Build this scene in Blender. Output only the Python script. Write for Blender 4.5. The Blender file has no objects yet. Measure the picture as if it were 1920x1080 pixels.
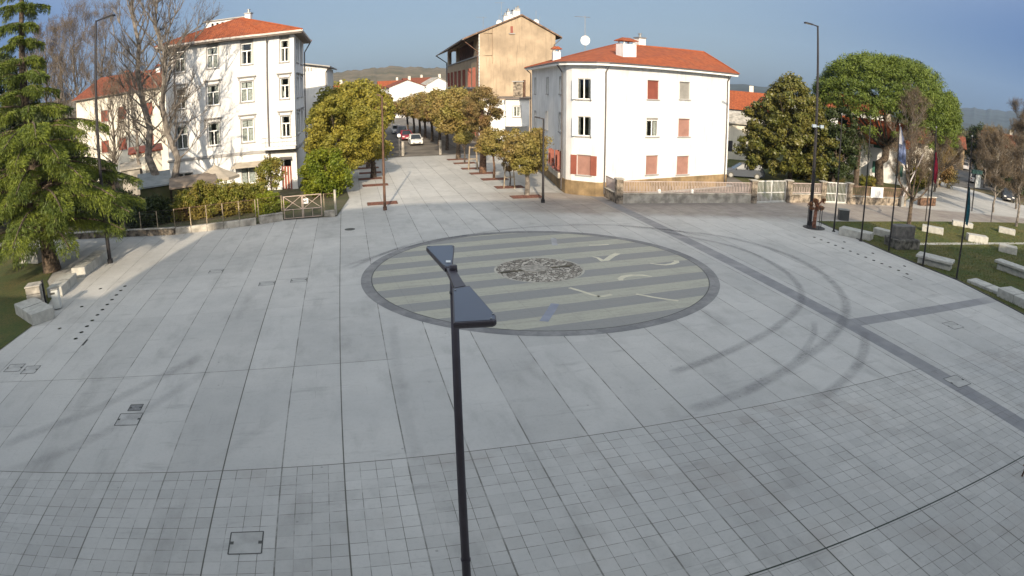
SKY_STR, SUN_STR, EXPO = .15, 2.75, 1.42
SKY_C, SKY_E, SKY_TOP = (.155, .19, .235), (.010, .065, .21), (1.1, 1.05, .94)
SKY_SAT, HAZE = .5, 1.3e-4
import bpy, math, random
import numpy as np
from math import sin, cos, pi, radians, hypot, atan2, sqrt
from mathutils import Vector, Matrix
random.seed(7)
RNG = np.random.default_rng(11)
S = bpy.context.scene
COL = S.collection
CH = 8.5                       # camera height
PITCH = .3063
A1, A3 = .76487, .034512       # lens: angle = A1 r + A3 r^3, r = 1 at half the picture width
PSI = -.2456456                # direction of the long paving joints
SD = Vector((-.06, 1, 0)).normalized()
SUN_EL = radians(21.5)

# ---------- survey helpers: from a sight line of the 1920 px photograph to a point of the place
def ray(px, py):
    u = (px-960)/960; v = (540-py)/960
    r = hypot(u, v) or 1e-9
    th = A1*r + A3*r**3
    x, y, z = sin(th)*u/r, sin(th)*v/r, -cos(th)
    c, s = cos(PITCH), sin(PITCH)
    Y, Z = -z, y
    return x, c*Y + s*Z, -s*Y + c*Z
def G(px, py, z=0.):
    d = ray(px, py); t = (z-CH)/d[2]
    return Vector((d[0]*t, d[1]*t, z))
def AT(px, py, dist):
    """point on the sight line at horizontal distance dist"""
    d = ray(px, py); t = dist/hypot(d[0], d[1])
    return Vector((d[0]*t, d[1]*t, CH+d[2]*t))
def ATY(px, py, Y):
    d = ray(px, py); t = Y/d[1]
    return Vector((d[0]*t, Y, CH+d[2]*t))
def onwall(px, py, P0, P1):
    """(s, z) where the sight line meets the upright plane through P0, P1"""
    d = ray(px, py)
    ex, ey = P1[0]-P0[0], P1[1]-P0[1]
    L = hypot(ex, ey); ex /= L; ey /= L
    # d*t = P0 + e*s
    det = d[0]*(-ey) - d[1]*(-ex)
    t = (P0[0]*(-ey) - P0[1]*(-ex))/det
    s = (d[0]*t-P0[0])*ex + (d[1]*t-P0[1])*ey
    return s, CH + d[2]*t
def st(s, t, z=0.):
    return Vector((s*cos(PSI)+t*sin(PSI), -s*sin(PSI)+t*cos(PSI), z))
def V(*a): return Vector(a)

# ---------- tagging
ORG = {}
def tag(o, label=None, cat=None, group=None, kind=None):
    if label: o['label'] = label
    if cat: o['category'] = cat
    if group: o['group'] = group
    if kind: o['kind'] = kind
    return o
def thing(name, label, cat, loc=(0, 0, 0), group=None, rz=0.):
    o = bpy.data.objects.new(name, None); COL.objects.link(o)
    o.empty_display_size = .3
    o.location = loc; o.rotation_euler = (0, 0, rz)
    ORG[o.name] = Matrix.Translation(Vector(loc)) @ Matrix.Rotation(rz, 4, 'Z')
    return tag(o, label, cat, group)
def copy_tree(o, parent=None):
    c = o.copy(); COL.objects.link(c); c.parent = parent
    for ch in list(o.children):
        copy_tree(ch, c)
    return c
def place_copy(proto, loc, rz=0., sc=1., label=None):
    c = copy_tree(proto); c.location = loc; c.rotation_euler = (0, 0, rz); c.scale = (sc, sc, sc) if not hasattr(sc, '__len__') else sc
    if label: c['label'] = label
    return c

class MB:
    def __init__(s): s.v = []; s.f = []; s.m = []; s.mi = 0
    def add(s, vs, fs):
        n = len(s.v); s.v.extend([tuple(a) for a in vs]); s.f.extend([tuple(i+n for i in f) for f in fs]); s.m.extend([s.mi]*len(fs)); return s
    def quad(s, a, b, c, d): return s.add([a, b, c, d], [(0, 1, 2, 3)])
    def tri(s, a, b, c): return s.add([a, b, c], [(0, 1, 2)])
    def box(s, c, size, rz=0., tilt=None):
        hx, hy, hz = size[0]/2, size[1]/2, size[2]/2
        R = Matrix.Rotation(rz, 3, 'Z')
        if tilt is not None: R = R @ tilt
        vs = [Vector(c)+R @ Vector((x*hx, y*hy, z*hz)) for z in (-1, 1) for x, y in ((-1, -1), (1, -1), (1, 1), (-1, 1))]
        return s.add(vs, [(3, 2, 1, 0), (4, 5, 6, 7), (0, 1, 5, 4), (1, 2, 6, 5), (2, 3, 7, 6), (3, 0, 4, 7)])
    def bbox(s, c, size, rz=0., b=.02, jit=0.):
        """box with chamfered edges"""
        hx, hy, hz = size[0]/2, size[1]/2, size[2]/2
        R = Matrix.Rotation(rz, 3, 'Z')
        rings = []
        for z, i in ((-hz, b), (-hz+b, 0), (hz-b, 0), (hz, b)):
            ring = []
            for x, y in ((-hx+b+i, -hy+i), (hx-b-i, -hy+i), (hx-i, -hy+b+i), (hx-i, hy-b-i), (hx-b-i, hy-i), (-hx+b+i, hy-i), (-hx+i, hy-b-i), (-hx+i, -hy+b+i)):
                ring.append(Vector(c)+R @ Vector((x+random.uniform(-jit, jit), y+random.uniform(-jit, jit), z+random.uniform(-jit, jit))))
            rings.append(ring)
        return s.loft(rings, True, True)
    def loft(s, rings, cap0=False, cap1=False, closed=True):
        n = len(rings[0]); vs = [p for r in rings for p in r]; fs = []
        for k in range(len(rings)-1):
            for i in range(n if closed else n-1):
                j = (i+1) % n
                fs.append((k*n+i, k*n+j, (k+1)*n+j, (k+1)*n+i))
        if cap0: fs.append(tuple(reversed(range(n))))
        if cap1: fs.append(tuple((len(rings)-1)*n+i for i in range(n)))
        return s.add(vs, fs)
    def prism(s, poly, z0, z1, top=True, bot=True):
        a = [(p[0], p[1], z0) for p in poly]; b = [(p[0], p[1], z1) for p in poly]
        ar = sum(poly[i-1][0]*poly[i][1]-poly[i][0]*poly[i-1][1] for i in range(len(poly)))
        if ar < 0: a.reverse(); b.reverse()
        return s.loft([a, b], bot, top)
    def tube(s, pts, rads, n=6, cap=True):
        pts = [Vector(p) for p in pts]
        if not hasattr(rads, '__len__'): rads = [rads]*len(pts)
        rings = []; up = None
        for i, p in enumerate(pts):
            d = (pts[min(i+1, len(pts)-1)]-pts[max(i-1, 0)])
            d = d.normalized() if d.length > 1e-9 else Vector((0, 0, 1))
            if up is None: up = d.orthogonal().normalized()
            else:
                up = up-d*up.dot(d)
                up = up.normalized() if up.length > 1e-6 else d.orthogonal().normalized()
            w = d.cross(up)
            rings.append([p+(up*cos(2*pi*k/n)+w*sin(2*pi*k/n))*rads[i] for k in range(n)])
        return s.loft(rings, cap, cap)
    def disc(s, c, r, n=24, z=None, r0=0.):
        c = Vector(c)
        if r0 <= 0: return s.add([c+Vector((cos(2*pi*k/n)*r, sin(2*pi*k/n)*r, 0)) for k in range(n)], [tuple(range(n))])
        a = [c+Vector((cos(2*pi*k/n)*r0, sin(2*pi*k/n)*r0, 0)) for k in range(n)]
        b = [c+Vector((cos(2*pi*k/n)*r, sin(2*pi*k/n)*r, 0)) for k in range(n)]
        return s.loft([b, a])
    def cyl(s, c, r, h, n=16, r2=None):
        c = Vector(c); r2 = r if r2 is None else r2
        return s.tube([c, c+Vector((0, 0, h))], [r, r2], n)
    def wall(s, P0, P1, z0, z1, holes=(), depth=.16, back=True):
        """upright wall, outside on the right of P0->P1, with rectangular openings (s0,s1,z0,z1) and their reveals"""
        P0 = Vector((P0[0], P0[1], 0)); P1 = Vector((P1[0], P1[1], 0)); L = (P1-P0).length; e = (P1-P0)/L
        nin = Vector((-e.y, e.x, 0))
        X = sorted(set([0., L]+[h[0] for h in holes]+[h[1] for h in holes])); Z = sorted(set([z0, z1]+[h[2] for h in holes]+[h[3] for h in holes]))
        X = [x for x in X if 0 <= x <= L]; Z = [z for z in Z if z0 <= z <= z1]
        P = lambda x, z, d=0: P0+e*x+nin*d+Vector((0, 0, z))
        for i in range(len(X)-1):
            for j in range(len(Z)-1):
                cx, cz = (X[i]+X[i+1])/2, (Z[j]+Z[j+1])/2
                if any(h[0] < cx < h[1] and h[2] < cz < h[3] for h in holes): continue
                s.quad(P(X[i], Z[j]), P(X[i+1], Z[j]), P(X[i+1], Z[j+1]), P(X[i], Z[j+1]))
        for h in holes:
            a, b, c, d = h[:4]
            s.quad(P(a, c), P(a, c, depth), P(b, c, depth), P(b, c)); s.quad(P(a, d), P(b, d), P(b, d, depth), P(a, d, depth))
            s.quad(P(a, c), P(a, d), P(a, d, depth), P(a, c, depth)); s.quad(P(b, c), P(b, c, depth), P(b, d, depth), P(b, d))
        return s
    def build(s, name, mat, parent=None, smooth=False):
        me = bpy.data.meshes.new(name)
        vs = s.v
        if parent is not None and parent.name in ORG:
            M = ORG[parent.name].inverted(); vs = [tuple(M @ Vector(p)) for p in vs]
        me.from_pydata(vs, [], s.f); me.validate(); me.update()
        mats = mat if isinstance(mat, (list, tuple)) else [mat]
        for m in mats: me.materials.append(m)
        if len(mats) > 1 and len(me.polygons) == len(s.m): me.polygons.foreach_set('material_index', s.m)
        if smooth: me.polygons.foreach_set('use_smooth', [True]*len(me.polygons))
        o = bpy.data.objects.new(name, me); COL.objects.link(o)
        if parent is not None:
            o.parent = parent
            if parent.name in ORG: ORG[o.name] = ORG[parent.name]
        return o

def cloud_mesh(name, P, N, size, asp, mat, parent, U=None, jit=.3):
    """many small leaf faces: centres P, normals N, optional long axis U"""
    n = len(P); P = np.asarray(P, float)
    if parent is not None and parent.name in ORG:
        M = np.array(ORG[parent.name].inverted()); P = P @ M[:3, :3].T + M[:3, 3]
    N = N/np.linalg.norm(N, axis=1)[:, None]
    if U is None: U = RNG.normal(size=(n, 3))
    U = U-(U*N).sum(1)[:, None]*N; U /= np.linalg.norm(U, axis=1)[:, None]+1e-9
    W = np.cross(N, U)
    sz = (size*(1+RNG.uniform(-jit, jit, n)))[:, None]
    a = P+U*sz*.5; b = P+W*sz*.5*asp; c = P-U*sz*.5; d = P-W*sz*.5*asp
    co = np.stack([a, b, c, d], 1).reshape(-1, 3)
    me = bpy.data.meshes.new(name)
    me.vertices.add(4*n); me.vertices.foreach_set('co', co.ravel().astype(np.float32))
    me.loops.add(4*n); me.loops.foreach_set('vertex_index', np.arange(4*n, dtype=np.int32))
    me.polygons.add(n); me.polygons.foreach_set('loop_start', np.arange(0, 4*n, 4, dtype=np.int32)); me.polygons.foreach_set('loop_total', np.full(n, 4, np.int32))
    me.update(); me.materials.append(mat)
    o = bpy.data.objects.new(name, me); COL.objects.link(o)
    if parent is not None:
        o.parent = parent
        if parent.name in ORG: ORG[o.name] = ORG[parent.name]
    return o

# ---------- materials
def lin(c):
    return tuple(((x/255)/12.92 if x/255 <= .04045 else ((x/255+.055)/1.055)**2.4) for x in c)
class NT:
    def __init__(s, m): s.t = m.node_tree; s.n = s.t.nodes; s.l = s.t.links
    def node(s, t, **k):
        n = s.n.new(t)
        for a, b in k.items(): setattr(n, a, b)
        return n
    def put(s, sock, v):
        if isinstance(v, (int, float)): sock.default_value = v
        elif isinstance(v, (tuple, list)): sock.default_value = tuple(v)+((1.,) if len(v) == 3 and len(sock.default_value) == 4 else ())
        else: s.l.new(v, sock)
    def math(s, op, a, b=0., c=None):
        n = s.node('ShaderNodeMath', operation=op); s.put(n.inputs[0], a); s.put(n.inputs[1], b)
        if c is not None: s.put(n.inputs[2], c)
        return n.outputs[0]
    def mix(s, f, a, b, mode='MIX'):
        n = s.node('ShaderNodeMix', data_type='RGBA', blend_type=mode); s.put(n.inputs[0], f); s.put(n.inputs[6], a); s.put(n.inputs[7], b); return n.outputs[2]
    def noise(s, vec, scale, detail=3., rough=.55, out=0):
        n = s.node('ShaderNodeTexNoise'); n.inputs['Scale'].default_value = scale; n.inputs['Detail'].default_value = detail; n.inputs['Roughness'].default_value = rough
        if vec is not None: s.l.new(vec, n.inputs['Vector'])
        return n.outputs[out]
    def ramp(s, f, lo, hi, a=0., b=1.):
        n = s.node('ShaderNodeMapRange', interpolation_type='SMOOTHSTEP'); s.put(n.inputs[0], f); s.put(n.inputs[1], lo); s.put(n.inputs[2], hi); s.put(n.inputs[3], a); s.put(n.inputs[4], b); return n.outputs[0]
    def line(s, c, period, off, width):
        """1 inside thin parallel lines"""
        a = s.math('DIVIDE', s.math('SUBTRACT', c, off), period)
        fr = s.math('ABSOLUTE', s.math('SUBTRACT', s.math('FRACT', s.math('ADD', a, .5)), .5))
        return s.math('LESS_THAN', fr, width/period/2)
    def one(s, c, at, width): return s.math('LESS_THAN', s.math('ABSOLUTE', s.math('SUBTRACT', c, at)), width/2)
    def scalevec(s, vec, sc):
        n = s.node('ShaderNodeMapping'); n.inputs['Scale'].default_value = sc; s.l.new(vec, n.inputs['Vector']); return n.outputs[0]
def newmat(name):
    m = bpy.data.materials.new(name); m.use_nodes = True
    t = NT(m); b = t.n['Principled BSDF']
    return m, t, b
def mat(name, col, rough=.7, metal=0., var=.15, scale=1.5, bump=0., bscale=30., spec=.5, col2=None, detail=4., stain=0., space='Object'):
    m, t, b = newmat(name)
    co = t.node('ShaderNodeTexCoord').outputs[space]
    n = t.noise(co, scale, detail)
    col2 = col2 or tuple(c*(1-var*1.6) for c in col)
    hi = tuple(min(1, c*(1+var*.5)) for c in col)
    c = t.mix(t.ramp(n, .3, .7), col2, hi)
    if stain:
        v = t.noise(t.scalevec(co, (2.2, 2.2, .25)), 1.3, 5., .6)
        c = t.mix(t.math('MULTIPLY', t.ramp(v, .48, .75), stain), c, tuple(x*.35 for x in col))
    t.put(b.inputs['Base Color'], c); b.inputs['Roughness'].default_value = rough; b.inputs['Metallic'].default_value = metal
    b.inputs['Specular IOR Level'].default_value = spec
    if bump:
        bn = t.node('ShaderNodeBump'); bn.inputs['Strength'].default_value = bump; bn.inputs['Distance'].default_value = .02
        t.l.new(t.noise(co, bscale, 4.), bn.inputs['Height']); t.l.new(bn.outputs[0], b.inputs['Normal'])
    return m
def leafmat(name, c1, c2, c3=None, rough=.55, trans=.25, nscale=.5):
    m, t, b = newmat(name)
    co = t.node('ShaderNodeTexCoord').outputs['Object']
    isl = t.node('ShaderNodeNewGeometry').outputs['Random Per Island']
    c = t.mix(t.ramp(t.noise(co, nscale, 3.), .35, .65), c1, c2)
    c = t.mix(t.math('MULTIPLY', isl, .6), c, c3 or tuple(x*.45 for x in c1))
    t.put(b.inputs['Base Color'], c); b.inputs['Roughness'].default_value = rough; b.inputs['Specular IOR Level'].default_value = .3
    tr = t.node('ShaderNodeBsdfTranslucent'); t.put(tr.inputs[0], c)
    mx = t.node('ShaderNodeMixShader'); mx.inputs[0].default_value = trans
    t.l.new(b.outputs[0], mx.inputs[1]); t.l.new(tr.outputs[0], mx.inputs[2]); t.l.new(mx.outputs[0], t.n['Material Output'].inputs[0])
    return m
def tilemat(name, c1, c2, w=.22):
    """roof of curved clay tiles: ridges running down the slope, courses across; uses UV-free object coordinates via generated normal"""
    m, t, b = newmat(name)
    co = t.node('ShaderNodeTexCoord').outputs['Object']
    geo = t.node('ShaderNodeNewGeometry')
    nrm = geo.outputs['True Normal']
    # horizontal direction across the slope = z x n
    cr = t.node('ShaderNodeVectorMath', operation='CROSS_PRODUCT'); cr.inputs[0].default_value = (0, 0, 1); t.l.new(nrm, cr.inputs[1])
    nn = t.node('ShaderNodeVectorMath', operation='NORMALIZE'); t.l.new(cr.outputs[0], nn.inputs[0])
    dt = t.node('ShaderNodeVectorMath', operation='DOT_PRODUCT'); t.l.new(nn.outputs[0], dt.inputs[0]); t.l.new(geo.outputs['Position'], dt.inputs[1])
    a = dt.outputs['Value']
    sp = t.node('ShaderNodeSeparateXYZ'); t.l.new(geo.outputs['Position'], sp.inputs[0])
    row = t.math('FRACT', t.math('DIVIDE', sp.outputs[2], .11))
    wv = t.math('SINE', t.math('MULTIPLY', a, 2*pi/w))
    cellu = t.math('FLOOR', t.math('DIVIDE', a, w)); cellv = t.math('FLOOR', t.math('DIVIDE', sp.outputs[2], .11))
    cb = t.node('ShaderNodeCombineXYZ'); t.l.new(cellu, cb.inputs[0]); t.l.new(cellv, cb.inputs[1])
    wn = t.node('ShaderNodeTexWhiteNoise'); t.l.new(cb.outputs[0], wn.inputs[0])
    c = t.mix(wn.outputs[0], c1, c2)
    c = t.mix(t.math('MULTIPLY', t.ramp(t.noise(co, .5, 5., .6), .5, .75), .3), c, (.12, .09, .06))
    c = t.mix(t.math('MULTIPLY', t.math('LESS_THAN', row, .14), .35), c, (.08, .03, .02))
    t.put(b.inputs['Base Color'], c); b.inputs['Roughness'].default_value = .8; b.inputs['Specular IOR Level'].default_value = .2
    bn = t.node('ShaderNodeBump'); bn.inputs['Strength'].default_value = .7; bn.inputs['Distance'].default_value = .05
    t.l.new(t.math('ADD', t.math('MULTIPLY', wv, .5), t.math('MULTIPLY', row, -.4)), bn.inputs['Height']); t.l.new(bn.outputs[0], b.inputs['Normal'])
    return m
def glassmat(name='window_glass', tint=(.02, .025, .03)):
    m, t, b = newmat(name)
    g = t.node('ShaderNodeBsdfGlossy'); g.inputs['Roughness'].default_value = .03; g.inputs['Color'].default_value = (.9, .95, 1, 1)
    tr = t.node('ShaderNodeBsdfTransparent'); tr.inputs[0].default_value = (.75, .8, .8, 1)
    fr = t.node('ShaderNodeFresnel'); fr.inputs[0].default_value = 1.6
    mx = t.node('ShaderNodeMixShader'); t.l.new(fr.outputs[0], mx.inputs[0]); t.l.new(tr.outputs[0], mx.inputs[1]); t.l.new(g.outputs[0], mx.inputs[2])
    t.l.new(mx.outputs[0], t.n['Material Output'].inputs[0])
    return m
M = {}
M['white_wall'] = mat('white_plaster', (.69, .69, .685), .9, var=.07, scale=.7, bump=.15, stain=.3, spec=.1)
M['cream_wall'] = mat('cream_plaster', (.70, .66, .57), .9, var=.08, scale=.6, bump=.1, stain=.2, spec=.1)
M['trim'] = mat('stone_trim', (.34, .33, .32), .8, var=.1, spec=.2)
M['soffit'] = mat('soffit_wood', (.16, .13, .11), .8, var=.1)
M['gutter'] = mat('gutter_metal', (.13, .12, .12), .5, .3, var=.1)
M['white_paint'] = mat('white_paint', (.8, .8, .78), .5, var=.05)
M['tiles'] = tilemat('clay_roof_tiles', (.37, .10, .036), (.25, .065, .028))
M['tiles_dark'] = tilemat('dark_clay_roof_tiles', (.24, .075, .04), (.16, .05, .03))
M['glass'] = glassmat()
M['curtain'] = mat('curtain_cloth', (.6, .6, .58), .9, var=.2, scale=6)
M['shutter_red'] = mat('red_brown_shutter', (.25, .075, .05), .7, var=.1)
M['shutter_brown'] = mat('faded_roller_blind', (.36, .2, .16), .7, var=.1)
M['shutter_grey'] = mat('grey_roller_blind', (.3, .29, .27), .7, var=.1)
M['dark_metal'] = mat('dark_metal', (.035, .033, .036), .45, .4, var=.2)
M['rust_metal'] = mat('brown_metal', (.13, .07, .045), .6, .2, var=.3)
M['grey_metal'] = mat('galvanised_metal', (.35, .35, .34), .45, .6, var=.15)
M['lamp_top'] = mat('lamp_top_sky_tint', (.03, .045, .09), .35, .1, var=.05, spec=.5)  # blue of the mirrored sky put into the base colour
M['stone'] = mat('bench_stone', (.43, .425, .39), .8, var=.15, scale=3, bump=.2, stain=.1)
M['rough_stone'] = mat('rough_wall_stone', (.27, .225, .175), .95, var=.5, scale=2.6, bump=.8, bscale=9)
M['concrete'] = mat('old_concrete', (.42, .39, .34), .95, var=.3, scale=1.6, bump=.4, stain=.4)
M['bark'] = mat('bark', (.105, .078, .056), .95, var=.5, scale=5, bump=.8, bscale=18)
M['bark_pale'] = mat('pale_twig_bark', (.20, .175, .15), .95, var=.4, scale=3, bump=.5, bscale=18)
M['bark_red'] = mat('reddish_bark', (.14, .08, .05), .95, var=.45, scale=4, bump=.8, bscale=14)
M['mulch'] = mat('red_brown_mulch', (.19, .07, .045), 1., var=.4, scale=6, bump=.8, bscale=25)
M['wood'] = mat('weathered_wood', (.36, .29, .2), .85, var=.3, scale=5)
M['canvas'] = mat('beige_canvas', (.40, .35, .28), .9, var=.12, scale=1.5)
M['grey_canvas'] = mat('grey_canvas', (.20, .225, .235), .9, var=.12)
M['leaf_cedar'] = leafmat('cedar_needles', (.21, .25, .032), (.11, .15, .028), (.022, .04, .014), trans=.2)
M['leaf_pine'] = leafmat('pine_needles', (.155, .20, .03), (.115, .16, .026), (.035, .058, .011), trans=.15, nscale=.35)
M['leaf_magnolia'] = leafmat('magnolia_leaves', (.10, .11, .022), (.17, .15, .035), (.035, .042, .015), rough=.4, trans=.1, nscale=.7)
M['leaf_bright'] = leafmat('bright_bush_leaves', (.25, .27, .022), (.14, .19, .018), (.06, .08, .01), rough=.5, trans=.3, nscale=.8)
M['leaf_yellow'] = leafmat('yellow_green_leaves', (.35, .29, .042), (.23, .225, .034), (.10, .10, .022), trans=.25)
M['leaf_street'] = leafmat('street_tree_leaves', (.27, .235, .055), (.32, .225, .075), (.11, .095, .03), trans=.2)
M['leaf_rust'] = leafmat('rusty_leaves', (.27, .165, .065), (.17, .15, .05), (.09, .06, .025), trans=.2)
M['leaf_dark'] = leafmat('dark_evergreen_leaves', (.035, .055, .018), (.055, .07, .02), (.012, .02, .008), trans=.1)
M['leaf_hedge'] = leafmat('hedge_leaves', (.19, .205, .03), (.25, .19, .04), (.07, .08, .018), trans=.2, nscale=.9)
M['twig'] = leafmat('brown_twigs', (.17, .128, .085), (.12, .09, .058), (.06, .045, .032), trans=0.)
# ================= camera, sky, sun
cam = bpy.data.cameras.new('camera'); co = bpy.data.objects.new('camera', cam); COL.objects.link(co); S.camera = co
co.location = (0, 0, CH); co.rotation_euler = (pi/2-PITCH, 0, 0)
cam.type = 'PANO'; cam.sensor_width = 36; cam.sensor_fit = 'HORIZONTAL'; cam.clip_end = 20000; cam.clip_start = .05
c_ = cam.cycles if hasattr(cam, 'cycles') and hasattr(cam.cycles, 'panorama_type') else cam
c_.panorama_type = 'FISHEYE_LENS_POLYNOMIAL'
c_.fisheye_fov = radians(170)
c_.fisheye_polynomial_k0 = 0; c_.fisheye_polynomial_k1 = -A1/18; c_.fisheye_polynomial_k2 = 0; c_.fisheye_polynomial_k3 = -A3/18**3; c_.fisheye_polynomial_k4 = 0
W = bpy.data.worlds.new('World'); S.world = W; W.use_nodes = True
wt = W.node_tree; bg = wt.nodes['Background']
sky = wt.nodes.new('ShaderNodeTexSky'); sky.sky_type = 'NISHITA'; sky.sun_disc = False
SUN = Vector((-SD.x*cos(SUN_EL), -SD.y*cos(SUN_EL), sin(SUN_EL)))
sky.sun_elevation = SUN_EL; sky.sun_rotation = atan2(SUN.x, SUN.y)
sky.altitude = 100; sky.air_density = 1.1; sky.dust_density = 1.6; sky.ozone_density = 1.2
wn_ = NT(W)
gx = wn_.node('ShaderNodeTexCoord').outputs['Generated']; sp_ = wn_.node('ShaderNodeSeparateXYZ'); wn_.l.new(gx, sp_.inputs[0])
hs_ = wn_.node('ShaderNodeHueSaturation'); hs_.inputs['Saturation'].default_value = SKY_SAT; wn_.l.new(sky.outputs[0], hs_.inputs['Color'])
lowc = wn_.mix(wn_.ramp(wn_.math('ABSOLUTE', sp_.outputs[0]), .25, .95), SKY_C, SKY_E)
wn_.l.new(wn_.mix(1., hs_.outputs[0], wn_.mix(wn_.ramp(sp_.outputs[2], .12, .6), lowc, SKY_TOP), 'MULTIPLY'), bg.inputs[0])
bg.inputs[1].default_value = SKY_STR
sl = bpy.data.lights.new('sun', 'SUN'); so = bpy.data.objects.new('sun', sl); COL.objects.link(so)
sl.energy = SUN_STR; sl.angle = radians(.6); sl.color = (1, .84, .63)
so.rotation_euler = SUN.to_track_quat('Z', 'Y').to_euler(); so.location = (0, -60, 60)
S.view_settings.view_transform = 'Standard'; S.view_settings.look = 'None'; S.view_settings.exposure = EXPO; S.view_settings.gamma = 1
S.render.engine = 'CYCLES'; S.cycles.max_bounces = 6; S.cycles.diffuse_bounces = 3; S.cycles.glossy_bounces = 3; S.cycles.transparent_max_bounces = 12; S.cycles.volume_bounces = 0
S.cycles.use_adaptive_sampling = True; S.cycles.use_denoising = True

# ================= ground and paving
mg, t, b = newmat('field_ground')
cc = t.node('ShaderNodeTexCoord').outputs['Object']
c = t.mix(t.ramp(t.noise(cc, .08, 4.), .35, .65), (.10, .10, .035), (.15, .11, .06))
c = t.mix(t.ramp(t.noise(cc, 1.2, 4.), .3, .8), c, (.07, .075, .03))
t.put(b.inputs['Base Color'], c); b.inputs['Roughness'].default_value = 1.
g = MB(); g.disc((0, 0, -.06), 5200, 96)
tag(g.build('ground', mg), kind='structure')

# paving: object x = s (across the long joints), y = t (along them)
mp, t, b = newmat('pale_granite_paving')
cc = t.node('ShaderNodeTexCoord').outputs['Object']
sx = t.node('ShaderNodeSeparateXYZ'); t.l.new(cc, sx.inputs[0]); s_, t_ = sx.outputs[0], sx.outputs[1]
warp = t.noise(cc, .35, 2.)
LP, LO = 1.52635, -2.2197
near = t.math('LESS_THAN', t_, 13.64)
mid = t.math('MULTIPLY', near, t.math('GREATER_THAN', t_, 7.50))
nearo = t.math('LESS_THAN', t_, 7.50)
laneid = t.math('FLOOR', t.math('DIVIDE', t.math('SUBTRACT', s_, LO), LP))
def white(*xs):
    cb = t.node('ShaderNodeCombineXYZ')
    for i, x in enumerate(xs): t.put(cb.inputs[i], x)
    w = t.node('ShaderNodeTexWhiteNoise'); t.l.new(cb.outputs[0], w.inputs[0]); return w.outputs[0]
# slab tone: per lane and 6.06 m field; per small tile near the camera
fieldid = t.math('FLOOR', t.math('DIVIDE', t.math('SUBTRACT', t_, 13.64), 6.06))
tone = t.math('MULTIPLY', t.math('SUBTRACT', white(laneid, fieldid, 1.), .5), .075)
tp = LP/4
tile = white(t.math('FLOOR', t.math('DIVIDE', t.math('SUBTRACT', s_, LO), tp)), t.math('FLOOR', t.math('DIVIDE', t.math('SUBTRACT', t_, 13.64), .389)), 3.)
tone = t.math('ADD', tone, t.math('MULTIPLY', t.math('MULTIPLY', t.math('SUBTRACT', tile, .5), .06), near))
big = t.noise(cc, .13, 4., .6); midn = t.noise(t.scalevec(cc, (1, .35, 1)), .9, 5., .65); fine = t.noise(cc, 9., 4., .7)
base = t.mix(t.ramp(big, .3, .7), (.415, .41, .392), (.515, .502, .472))
base = t.mix(t.math('MULTIPLY', t.ramp(midn, .48, .78), .55), base, (.27, .265, .25))
base = t.mix(t.math('MULTIPLY', t.ramp(fine, .45, .8), .22), base, (.24, .24, .235))
vsp = t.node('ShaderNodeTexVoronoi'); vsp.inputs['Scale'].default_value = 1.1; t.l.new(cc, vsp.inputs['Vector'])
base = t.mix(t.ramp(vsp.outputs['Distance'], .045, .03, 0., .5), base, (.16, .155, .15))
st_ = t.ramp(t.noise(t.scalevec(cc, (.25, 1.1, 1)), 1.6, 6., .7), .56, .72, 0., .45); base = t.mix(st_, base, (.25, .245, .235))
# reddish damp blotches among the small tiles
bl = t.math('MULTIPLY', t.ramp(t.noise(cc, .42, 3., .6), .52, .72), t.math('MULTIPLY', near, .4))
base = t.mix(bl, base, (.30, .265, .235))
base = t.mix(t.math('MULTIPLY', near, .08), base, (.28, .285, .285))
hs = t.node('ShaderNodeHueSaturation'); t.put(hs.inputs['Value'], t.math('ADD', tone, 1.)); t.put(hs.inputs['Color'], base)
colr = hs.outputs[0]
colr = t.mix(1., colr, t.mix(t.math('ADD', t.math('MULTIPLY', tone, 3.2), .5), (.82, .82, .82), (1.1, 1.1, 1.1)), 'MULTIPLY')
# road strip of brownish porphyry along the houses
rd = t.ramp(t.math('ADD', t.math('ADD', t_, t.math('MULTIPLY', s_, .27)), t.math('MULTIPLY', t.math('SUBTRACT', warp, .5), 2.5)), 43.6, 46.)
rd = t.math('MULTIPLY', rd, t.ramp(s_, 7.5, 15.)); rd = t.math('MULTIPLY', rd, t.ramp(t.math('ADD', t_, t.math('MULTIPLY', s_, .27)), 54., 53., 0., .85))
colr = t.mix(rd, colr, t.mix(t.ramp(t.noise(cc, .5, 4.), .35, .65), (.27, .235, .2), (.21, .175, .155)))
# darker wet band running along, and the crossing one
colr = t.mix(t.math('MULTIPLY', t.one(s_, 18.33, .84), t.ramp(t.noise(cc, .8, 3.), .2, .7, .65, .95)), colr, (.185, .185, .195))
bnd = t.math('MULTIPLY', t.one(t_, 18.3, .8), t.math('GREATER_THAN', s_, 18.7))
colr = t.mix(t.math('MULTIPLY', bnd, t.ramp(s_, 30.5, 28., 0., .8)), colr, (.185, .185, .195))
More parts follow.
